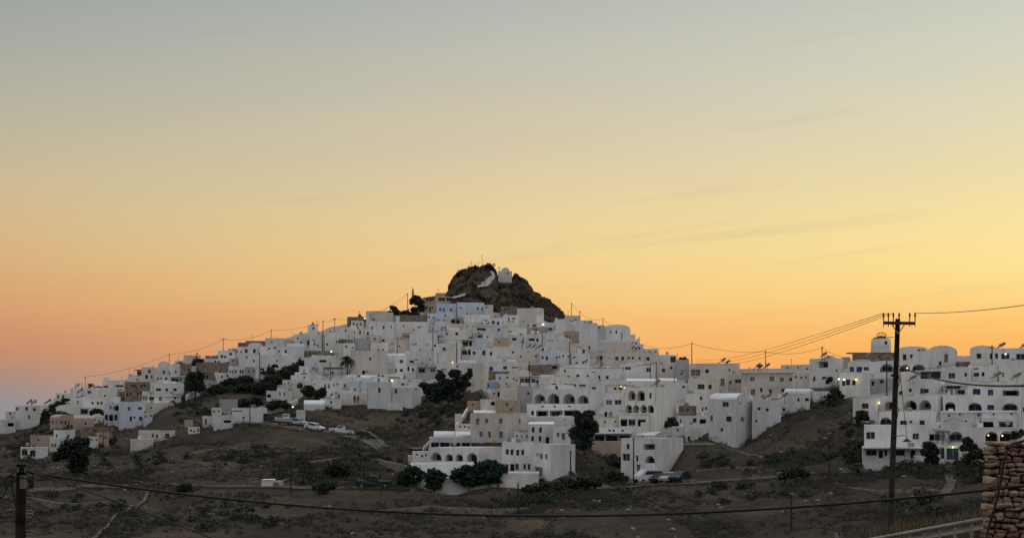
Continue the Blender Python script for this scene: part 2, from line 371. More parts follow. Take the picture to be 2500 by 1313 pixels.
M['ground'] = groundmat('dry_hillside'); M['rock'] = groundmat('summit_rock', False, ((.04, .032, .024), (.085, .064, .045), (.15, .115, .08)), (.19, .155, .115))
go = g.build('ground', M['ground'], smooth=True); tag(go, 'dry brown hillside under the white town', 'ground', kind='structure')
at_ = go.data.attributes.new('town', 'FLOAT', 'POINT'); at_.data.foreach_set('value', tm)
sea = MB(); sea.poly([(-9000, 600, -125), (9000, 600, -125), (9000, 15000, -125), (-9000, 15000, -125)])
so_ = sea.build('sea', mat('sea_water', (.10, .12, .14), rough=.25, var=.1, scale=.01)); tag(so_, 'sea far behind the hill', 'sea', kind='structure')
# ---- the summit rock
SIL = [(1046,752),(1062,738),(1083,724),(1095,713),(1102,694),(1107,678),(1114,666),(1130,661),(1143,656),(1150,650),(1157,647),(1166,651),(1180,646),(1192,642),(1203,647),(1212,656),(1216,682),(1251,683),(1254,674),(1262,672),(1272,676),(1284,684),(1293,698),(1299,708),(1318,722),(1345,735),(1357,744),(1364,757),(1380,772),(1400,788)]
def lerp(T, x):
    if x <= T[0][0]: return T[0][1]
    for (a, ya), (b, yb) in zip(T, T[1:]):
        if x <= b: return ya + (yb - ya) * (x - a) / (b - a)
    return T[-1][1]
RD0, RD1, RD2 = 433.0, 458.0, 478.0
def zrock(px, D):
    top = (HOR - lerp(SIL, px)) / F * RD1
    base = (HOR - lerp([(1040, 760), (1130, 757), (1250, 768), (1400, 795)], px)) / F * RD0 - 1.5
    t = max(0, min(1, (D - RD0) / (RD1 - RD0)))
    e = min(1, t * 1.12) ** .72
    e = e * .6 + .4 * (math.floor(e * 5 + .35 * math.sin(px * .07)) / 5 if t < .97 else 1) if t < .98 else 1
    z = base + (top - base) * min(1, e)
    if D > RD2: z -= (D - RD2) * .9
    return z
rk = MB(); ru = [1040 + 1.3 * i for i in range(278)]; rd = [RD0 - 1 + .55 * i for i in range(110)]
for D in rd:
    for p in ru:
        x = (p - CX) / F * D; z = zrock(p, D)
        q = 1 if not (1212 < p < 1254 and D > 452) else .15
        top = D > RD1 - 1
        dx = 1.2 * fb(x, z * 1.5 + D * .3, 6) + .6 * fb(x + 5, z * .8, 2); dy = 3.4 * abs(fb(x + 40 + z * .4, z * .5, 6)) - 1.2 + 1.6 * abs(fb(x + z * .5, z, 2.2))
        dz = (.5 if top else .9) * fb(x, D, 4) + .35 * fb(x + 9, D, 1.5)
        rk.v.append(Vector((x + dx * q, D + dy * q, z + dz * q)))
m_ = len(ru)
for i in range(len(rd) - 1):
    for j in range(m_ - 1):
        a = i * m_ + j; rk.f.append((a, a + 1, a + m_ + 1, a + m_)); rk.m.append(0)
ro = rk.build('rock_summit', M['rock'], smooth=False); tag(ro, 'craggy brown rock at the top of the town', 'rock', kind='structure')
def Drock(px, py):
    D = RD0
    while D < RD1 and HOR - zrock(px, D) * F / D > py: D += .25
    return D
M['path'] = mat('worn_path', (.125, .11, .092), var=.35, scale=1.2)
M['track'] = mat('dirt_track', (.13, .115, .095), var=.3, scale=.6)
# ---- roads, tracks and paths draped on the slope
def drape(name, pts, width, m, label, lift=.22, kerb=False):
    P_ = []
    for (a, b), (c, d) in zip(pts, pts[1:]):
        n = max(2, int(math.hypot(c - a, d - b) / 5))
        for i in range(n): P_.append((a + (c - a) * i / n, b + (d - b) * i / n))
    P_.append(pts[-1]); g_ = MB(); prev = None
    Q = [(px, Dat(px, py)) for px, py in P_]
    Q = [((px), sum(q[1] for q in Q[max(0, i - 2):i + 3]) / len(Q[max(0, i - 2):i + 3])) for i, (px, D) in enumerate(Q)]
    W_ = [Vector(((px - CX) / F * D, D, 0)) for px, D in Q]
    for i, p in enumerate(W_):
        d = (W_[min(i + 1, len(W_) - 1)] - W_[max(i - 1, 0)]).normalized(); nrm = Vector((-d.y, d.x, 0))
        if nrm.y < 0: nrm = -nrm
        row = []
        zz = []
        for s_ in (-.5, -.17, .17, .5):
            q = p + nrm * width * s_; px = CX + q.x / q.y * F; zz.append(zn(px, q.y)); row.append(q)
        zc = sum(zz) / 4
        row = [Vector((q.x, q.y, max(z, zc * .7 + z * .3) + lift)) for q, z in zip(row, zz)]
        row = [row[0] - Vector((0, 0, 1.2))] + row
        if prev:
            for k in range(4): g_.poly([prev[k], row[k], row[k + 1], prev[k + 1]])
        prev = row
    o = g_.build(name, m); return tag(o, label, name.replace('_', ' '), kind='structure')
drape('road', [(-120,1212),(100,1200),(200,1189),(400,1185),(520,1189),(660,1190),(800,1192),(1000,1194),(1250,1193),(1480,1190),(1700,1181),(1860,1172),(2010,1152),(2090,1140),(2300,1140)], 2.8, M['asphalt'], 'narrow road running across the foot of the hillside')
drape('road', [(600,1034),(660,1036),(720,1046),(780,1054),(850,1064),(915,1078),(980,1094),(1020,1108)], 3.6, M['track'], 'sloping lane with parked cars above the bare hillside')
drape('track', [(1640,1090),(1720,1088),(1800,1096),(1860,1103),(1925,1116)], 1.1, M['track'], 'thin footpath crossing the right hand hillside')
drape('path', [(368,1188),(352,1205),(322,1240),(270,1280),(222,1325)], .4, M['path'], 'straight pale stepped path down the left hillside')
drape('path', [(2322,1128),(2316,1150),(2322,1175),(2300,1205)], 1.2, M['path'], 'stony pale gully path below the blue garage door')
drape('track', [(640,1186),(700,1168),(760,1158),(800,1150)], 1.2, M['track'], 'pale track climbing from the white block on the left slope')
# ---------------------------------------------------------------- buildings
OCC = []
def face_rect(O, u, px, py, w, h):
    """pixel rectangle -> u0,u1,z0,z1 on the vertical plane through O along u"""
    def hit(p):
        k = (p - CX) / F            # x = k*y ; O + t*u
        return (k * O.y - O.x) / (u.x - k * u.y)
    a, b = hit(px - w / 2), hit(px + w / 2)
    y = (O + u * ((a + b) / 2)).y
    return a, b, (HOR - (py + h / 2)) / F * y, (HOR - (py - h / 2)) / F * y
WK = dict(w=('glass', 'frame'), b=('blue', 'blue'), s=('bluel', 'bluel'), g=('grey', 'frame'), n=('brown', 'brown'), k=('green', 'green'),
          d=('void', 'brown'), p=('teal', 'blue'), v=('glass', 'frame'))
def window(root, kind, O, u, nrm, a, b, z0, z1, dep):
    up = Vector((0, 0, 1)); mid = O + u * ((a + b) / 2) + nrm * dep; mid = Vector((mid.x, mid.y, (z0 + z1) / 2))
    hw, hh = (b - a) / 2, (z1 - z0) / 2
    nm = 'door' if kind in 'dp' else 'window'
    fm, pm = M[WK[kind][1]], M[WK[kind][0]]
    big = hw > .33 and kind != 'v'
    t = min(.055, hw * .13)
    f = MB(root.location)
    for sx in (-1, 1): f.box(mid + u * sx * (hw - t / 2), u * t / 2, nrm * .05, up * hh)
    for sz in (-1, 1): f.box(mid + up * sz * (hh - t / 2), u * (hw - t), nrm * .048, up * t / 2)
    if big and hw > .45: f.box(mid, u * t / 2, nrm * .046, up * (hh - t))
    n_sh = 0
    if kind in 'bsk' and hw > .3:                    # two shutter leaves stand ajar at the sides of the pane
        pm2 = M['glass']
    if big:
        fo = f.build(nm, fm, root, wob=.09)
        q = MB(root.location)
        if kind in 'bskpgn' :
            gap = hw * .06
            for sx in (-1, 1):
                q.box(mid + u * sx * (hw / 2 + gap / 2) + nrm * .03, u * (hw / 2 - gap - t * .2), nrm * .02, up * (hh - t))
            q.build('shutter' if nm == 'window' else 'panel', pm, fo, wob=.09)
        else:
            q.box(mid + nrm * .03, u * (hw - t), nrm * .012, up * (hh - t)); q.build('pane', pm, fo, wob=.09)
    else:
        f.box(mid + nrm * .03, u * (hw - t), nrm * .012, up * (hh - t), 1); f.build(nm, [fm, pm], root, wob=.09)
def wallface(mb, root, O, u, w, nrm, z0, z1, ops, thick=.3):
    """wall quad grid with real holes, reveals and recessed loggias"""
    rects = []
    for (k, a, b, c, d) in ops:
        a, b = max(a, .12), min(b, w - .12); c, d = max(c, z0 + .05), min(d, z1 - .12)
        if b - a < .12 or d - c < .12: continue
        if any(a < r[2] + .04 and b > r[1] - .04 and c < r[4] + .04 and d > r[3] - .04 for r in rects): continue
        rects.append((k, a, b, c, d))
    us = sorted({0, w} | {r[1] for r in rects} | {r[2] for r in rects}); vs = sorted({z0, z1} | {r[3] for r in rects} | {r[4] for r in rects})
    pt = lambda s, z, d=0: Vector((O.x + u.x * s + nrm.x * d, O.y + u.y * s + nrm.y * d, z))
    for i in range(len(us) - 1):
        for j in range(len(vs) - 1):
            cu, cv = (us[i] + us[i + 1]) / 2, (vs[j] + vs[j + 1]) / 2
            if any(r[1] < cu < r[2] and r[3] < cv < r[4] for r in rects): continue
            mb.poly([pt(us[i], vs[j]), pt(us[i + 1], vs[j]), pt(us[i + 1], vs[j + 1]), pt(us[i], vs[j + 1])])
    for (k, a, b, c, d) in rects:
        W_, H_ = b - a, d - c
        arch = k == 'a'; deep = (k in 'lm' or (arch and W_ > .85)); dep = 1.5 if deep else .30
        if deep: dep = min(2.4, max(1.3, W_ * .9))
        if arch:
            ry = min(W_ / 2, H_ * .75); vs_ = d - ry; uc = (a + b) / 2
            arc = [(uc - W_ / 2 * math.cos(math.pi * i / 12), vs_ + ry * math.sin(math.pi * i / 12)) for i in range(13)]
            for i in range(12):
                cr = (a, d) if i < 6 else (b, d)
                mb.poly([pt(*cr), pt(*arc[i]), pt(*arc[i + 1])])
                mb.poly([pt(*arc[i]), pt(arc[i][0], arc[i][1], dep), pt(arc[i + 1][0], arc[i + 1][1], dep), pt(*arc[i + 1])])
            mb.poly([pt(a, d), pt(uc, d), pt(b, d)]) if 0 else None
            top = vs_
        else:
            top = d; mb.poly([pt(a, d), pt(a, d, dep), pt(b, d, dep), pt(b, d)])
        for s_ in (a, b): mb.poly([pt(s_, c), pt(s_, c, dep), pt(s_, top, dep), pt(s_, top)])
        mb.poly([pt(a, c), pt(b, c), pt(b, c, dep), pt(a, c, dep)])
        if deep:
            mb.poly([pt(a, c, dep), pt(b, c, dep), pt(b, d, dep), pt(a, d, dep)])
            n = max(1, min(4, int(W_ / 1.35)))
            hh = H_ * (.74 if arch else .82)
            for i in range(n):
                uc_ = a + W_ * (i + .5) / n; hw = min(.8, W_ / n * .43)  # real doors and panes, oversized so their dark colour stands in for recess shade
                kind = ['d', 'b', 'w'][(i + int(W_ * 10)) % 3] if k == 'a' else (['b', 'w'][i % 2] if k == 'm' else ['d', 'w'][(i + int(W_ * 7)) % 2])
                lo = c + .02 if kind in 'db' else c + H_ * .12
                window(root, kind, O, u, nrm, uc_ - hw, uc_ + hw, lo, c + hh, dep - .06)
        else:
            mb.poly([pt(a, c, dep), pt(b, c, dep), pt(b, d, dep), pt(a, d, dep)])
            if arch:
                window(root, 'w', O, u, nrm, a + .01, b - .01, c + .01, d - .02, dep - .09)
            else:
                window(root, k, O, u, nrm, a + .01, b - .01, c + .01, d - .01, dep - .10)
KIND = dict(W='white_house', B='pale_blue_house', C='cream_house', T='ochre_house', S='stone_house', G='grey_house', R='red_house', U='blue_house')
def house(x0, x1, yt, yb, xc=None, fl='W', ops='', label=None, grp=None, name=None, cat='house', dD=0, depth=None, sink=4.0):
    m = fl[0]; rest = fl[1:].strip(); vault = None; rise = 0; cornice = 0
    for tok in rest.split():
        if tok[0] in 'vx': vault = tok[0]; rise = float(tok[1:])
        elif tok[0] == 'D': dD = float(tok[1:])
        elif tok[0] == 'c': cornice = float(tok[1:])
        elif tok[0] == 'd': depth = float(tok[1:])
        elif tok[0] == 's': sink = float(tok[1:])
    xm = (x0 + x1) / 2
    D = Dat(xc or xm, yb) + dD
    kc = ((xc if xc else xm) - CX) / F; al = math.atan(kc)
    v = Vector((math.sin(al), math.cos(al), 0)); r = Vector((math.cos(al), -math.sin(al), 0))
    if xc:
        phi = R(24) if (xc - x0) > (x1 - xc) else R(62)
        Cn = Vector((kc * D, D, 0))
        la = -r * math.cos(phi) + v * math.sin(phi); rb = r * math.sin(phi) + v * math.cos(phi)
        k0, k1 = (x0 - CX) / F, (x1 - CX) / F
        tl = (k0 * Cn.y - Cn.x) / (la.x - k0 * la.y); tr = (k1 * Cn.y - Cn.x) / (rb.x - k1 * rb.y)
        tl = min(abs(tl), 26); tr = min(abs(tr), 26)
        P0 = Cn + la * tl; u1 = -la; n1 = rb
        faces = [(P0, u1, tl, n1), (Cn, rb, tr, la)]
        corner = [P0, Cn, Cn + rb * tr, P0 + rb * tr]
    else:
        th = R(rnd.uniform(-3, 3)); u1 = r * math.cos(th) + v * math.sin(th); n1 = Vector((-u1.y, u1.x, 0))
        k0, k1 = (x0 - CX) / F, (x1 - CX) / F; Cm = Vector((kc * D, D, 0))
        h0 = (k0 * Cm.y - Cm.x) / (u1.x - k0 * u1.y); h1 = (k1 * Cm.y - Cm.x) / (u1.x - k1 * u1.y)
        P0 = Cm + u1 * h0; wdt = h1 - h0; dp = depth or min(9, max(4, wdt * 1.1))
        faces = [(P0, u1, wdt, n1)]
        corner = [P0, P0 + u1 * wdt, P0 + u1 * wdt + n1 * dp, P0 + n1 * dp]
    Dc = D
    zt_ = (HOR - yt) / F * Dc; zb_ = (HOR - yb) / F * Dc; rz = rise / F * Dc; zw = zt_ - rz; z0 = zb_ - sink
    root = empty(name or KIND[m], Vector((corner[1].x if xc else xm and kc * D, D, zb_)), label, cat, grp)
    wm = rnd.choice(WHITES) if m == 'W' else M[m]
    mb = MB(root.location)
    oplist = [[] for _ in faces]
    for tok in ops.split():
        k, c_ = tok.split(':'); px, py, w_, h_ = [float(q) for q in c_.split(',')]
        fi = 1 if (xc and px > xc) else 0
        O, u, wd, nn = faces[fi]; a, b, c0, c1 = face_rect(O, u, px, py, w_, h_)
        e_ = .06 if k not in 'lm' else 0; e_ += .07 if k == 'a' else 0; oplist[fi].append((k, a - e_, b + e_, c0, c1 + e_))
    for (O, u, wd, nn), ol in zip(faces, oplist): wallface(mb, root, O, u, wd, nn, z0, zw, ol)
    c4 = corner
    P3 = lambda p, z: Vector((p.x, p.y, z))
    rest_sides = [(2, 3), (3, 0)] if xc else [(1, 2), (2, 3), (3, 0)]
    for i, j in rest_sides: mb.poly([P3(c4[i], z0), P3(c4[j], z0), P3(c4[j], zw), P3(c4[i], zw)])
    uu = (c4[1] - c4[0]); W1 = uu.length; uu = uu / W1; vv = (c4[3] - c4[0]); W2 = vv.length; vv = vv / W2
    rm_ = (rnd.choice(ROOFW) if m in 'WBC' else wm)
    if vault:
        rf = MB(root.location); n = 12; rz = max(rz, .3)
        # axis along uu ('x') or along vv ('v')
        ax, ac, la_, lc = (uu, vv, W1, W2) if vault == 'x' else (vv, uu, W2, W1)
        prof = [(lc / 2 - lc / 2 * math.cos(math.pi * i / n), rz * math.sin(math.pi * i / n)) for i in range(n + 1)]
        e = .12
        ring = lambda s_: [P3(c4[0] + ax * s_ + ac * q, zw + z_) for q, z_ in prof]
        A_, B_ = ring(0), ring(la_)
        for i in range(n): rf.poly([A_[i], A_[i + 1], B_[i + 1], B_[i]])
        mb.poly(A_); mb.poly(B_[::-1])
        # a thin raised rim where the gable meets the sky
        rfo = rf.build('roof', rm_, root, smooth=False, wob=.09)
    else:
        t = .22; pz = .32
        inn = [c4[0] + uu * t + vv * t, c4[0] + uu * (W1 - t) + vv * t, c4[0] + uu * (W1 - t) + vv * (W2 - t), c4[0] + uu * t + vv * (W2 - t)]
        for i in range(4):
            j = (i + 1) % 4
            mb.poly([P3(c4[i], zw), P3(c4[j], zw), P3(inn[j], zw), P3(inn[i], zw)])
            mb.poly([P3(inn[i], zw), P3(inn[j], zw), P3(inn[j], zw - pz), P3(inn[i], zw - pz)])
        rf = MB(root.location); rf.poly([P3(p, zw - pz + .01) for p in inn]); rf.build('roof', rm_, root, wob=.09)
    if not vault and W1 > 3.5 and W2 > 3 and rnd.random() < .3 and m in 'WCB':
        ch = MB(root.location); h = rnd.uniform(.5, .9); s_ = rnd.uniform(.22, .32)
        pc = c4[0] + uu * rnd.uniform(.2, .8) * W1 + vv * rnd.uniform(.3, .8) * W2
        ch.box(P3(pc, zw - pz + h / 2 + .01), uu * s_, vv * s_, Vector((0, 0, h / 2))); ch.box(P3(pc, zw - pz + h + .05), uu * (s_ + .06), vv * (s_ + .06), Vector((0, 0, .04)))
        ch.build('chimney', wm, root)
    if cornice:
        cq = MB(root.location); O, u, wd, nn = faces[0]; pj = cornice
        cq.box(Vector((O.x, O.y, zw - .09 - (.0))) + u * wd / 2 - nn * (pj / 2 - .003), u * (wd / 2 + .12), nn * (pj / 2), Vector((0, 0, .075))); cq.build('canopy', rm_, root, wob=.04)
    if not vault and not cornice and m in 'WBC' and W1 > 4.5 and (740 < xm < 1640 and yt > 800 or xm < 720 and yt > 905) and yt < 990 and rnd.random() < .5:
        a_, b_ = sorted((rnd.uniform(.05, .95), rnd.uniform(.05, .95)))
        if b_ - a_ > .2:
            rr_ = MB(root.location); hh = rnd.uniform(.9, 1.9); d0 = rnd.uniform(.35, .6) * W2; cc = c4[0] + uu * (a_ + b_) / 2 * W1 + vv * (d0 + (W2 - d0) / 2 - .05)
            rr_.box(P3(cc, zw - .3 + hh / 2), uu * (b_ - a_) / 2 * W1, vv * (W2 - d0) / 2 * .96, Vector((0, 0, hh / 2))); ro_ = rr_.build('roof_room', rnd.choice(WHITES), root, wob=.07)
            if hh > 1.2:
                dd = MB(root.location); fc = cc - vv * ((W2 - d0) / 2 * .96 + .02); dd.box(P3(fc + uu * rnd.uniform(-.3, .3), zw - .3 + hh * .5), uu * .28, vv * .03, Vector((0, 0, hh * .3))); dd.build('door', M[rnd.choice(['void', 'grey', 'blue', 'brown'])], ro_)
    if not vault and W1 > 3:
        q_ = rnd.random(); pc = c4[0] + uu * rnd.uniform(.15, .85) * W1 + vv * rnd.uniform(.25, .8) * W2
        if q_ < .22:
            ae = MB(root.location); h = rnd.uniform(1.3, 2.4); ae.tube([P3(pc, zw - .3), P3(pc, zw + h)], .03, 5)
            for k in range(3): ae.box(P3(pc, zw + h - .12 - .22 * k), uu * (.38 - .07 * k), vv * .015, Vector((0, 0, .015)))
            ae.build('aerial', M['metal'], root)
        elif q_ < .34:
            ae = MB(root.location); ae.tube([P3(pc, zw - .29), P3(pc, zw + .55), P3(pc, zw + .66)], [.42, .42, .2], 12); ae.build('water_tank', M[rnd.choice(['metal', 'tank', 'grey'])], root)
        elif q_ < .44:
            ae = MB(root.location); e_ = P3(pc, zw + .5); ae.tube([P3(pc, zw - .3), e_], .03, 5); ae.ball(e_ + Vector((.1, -.1, .1)), (.36, .12, .34), 10, 6); ae.build('satellite_dish', M['tank'], root)
    if xm < 720 or 740 < xm < 1700:
        if rnd.random() < .3 and W1 > 3.5 and m in 'WBC':   # low terrace wall standing in front of the house
            tw = MB(root.location); wl = W1 * rnd.uniform(.4, .9); off = rnd.uniform(0, W1 - wl); O, u, wd, nn = faces[0]; ob = O + u * (off + wl / 2) - nn * rnd.uniform(1.2, 2.2)
            tw.box(P3(ob, zb_ - .6), u * wl / 2, nn * .12, Vector((0, 0, 1.3))); tw.build('terrace_wall', rnd.choice(WHITES), root, wob=.06)
    mb.build('wall', wm, root, wob=.09)
    OCC.append((x0, x1, yt, yb, D, label, root))
    return root
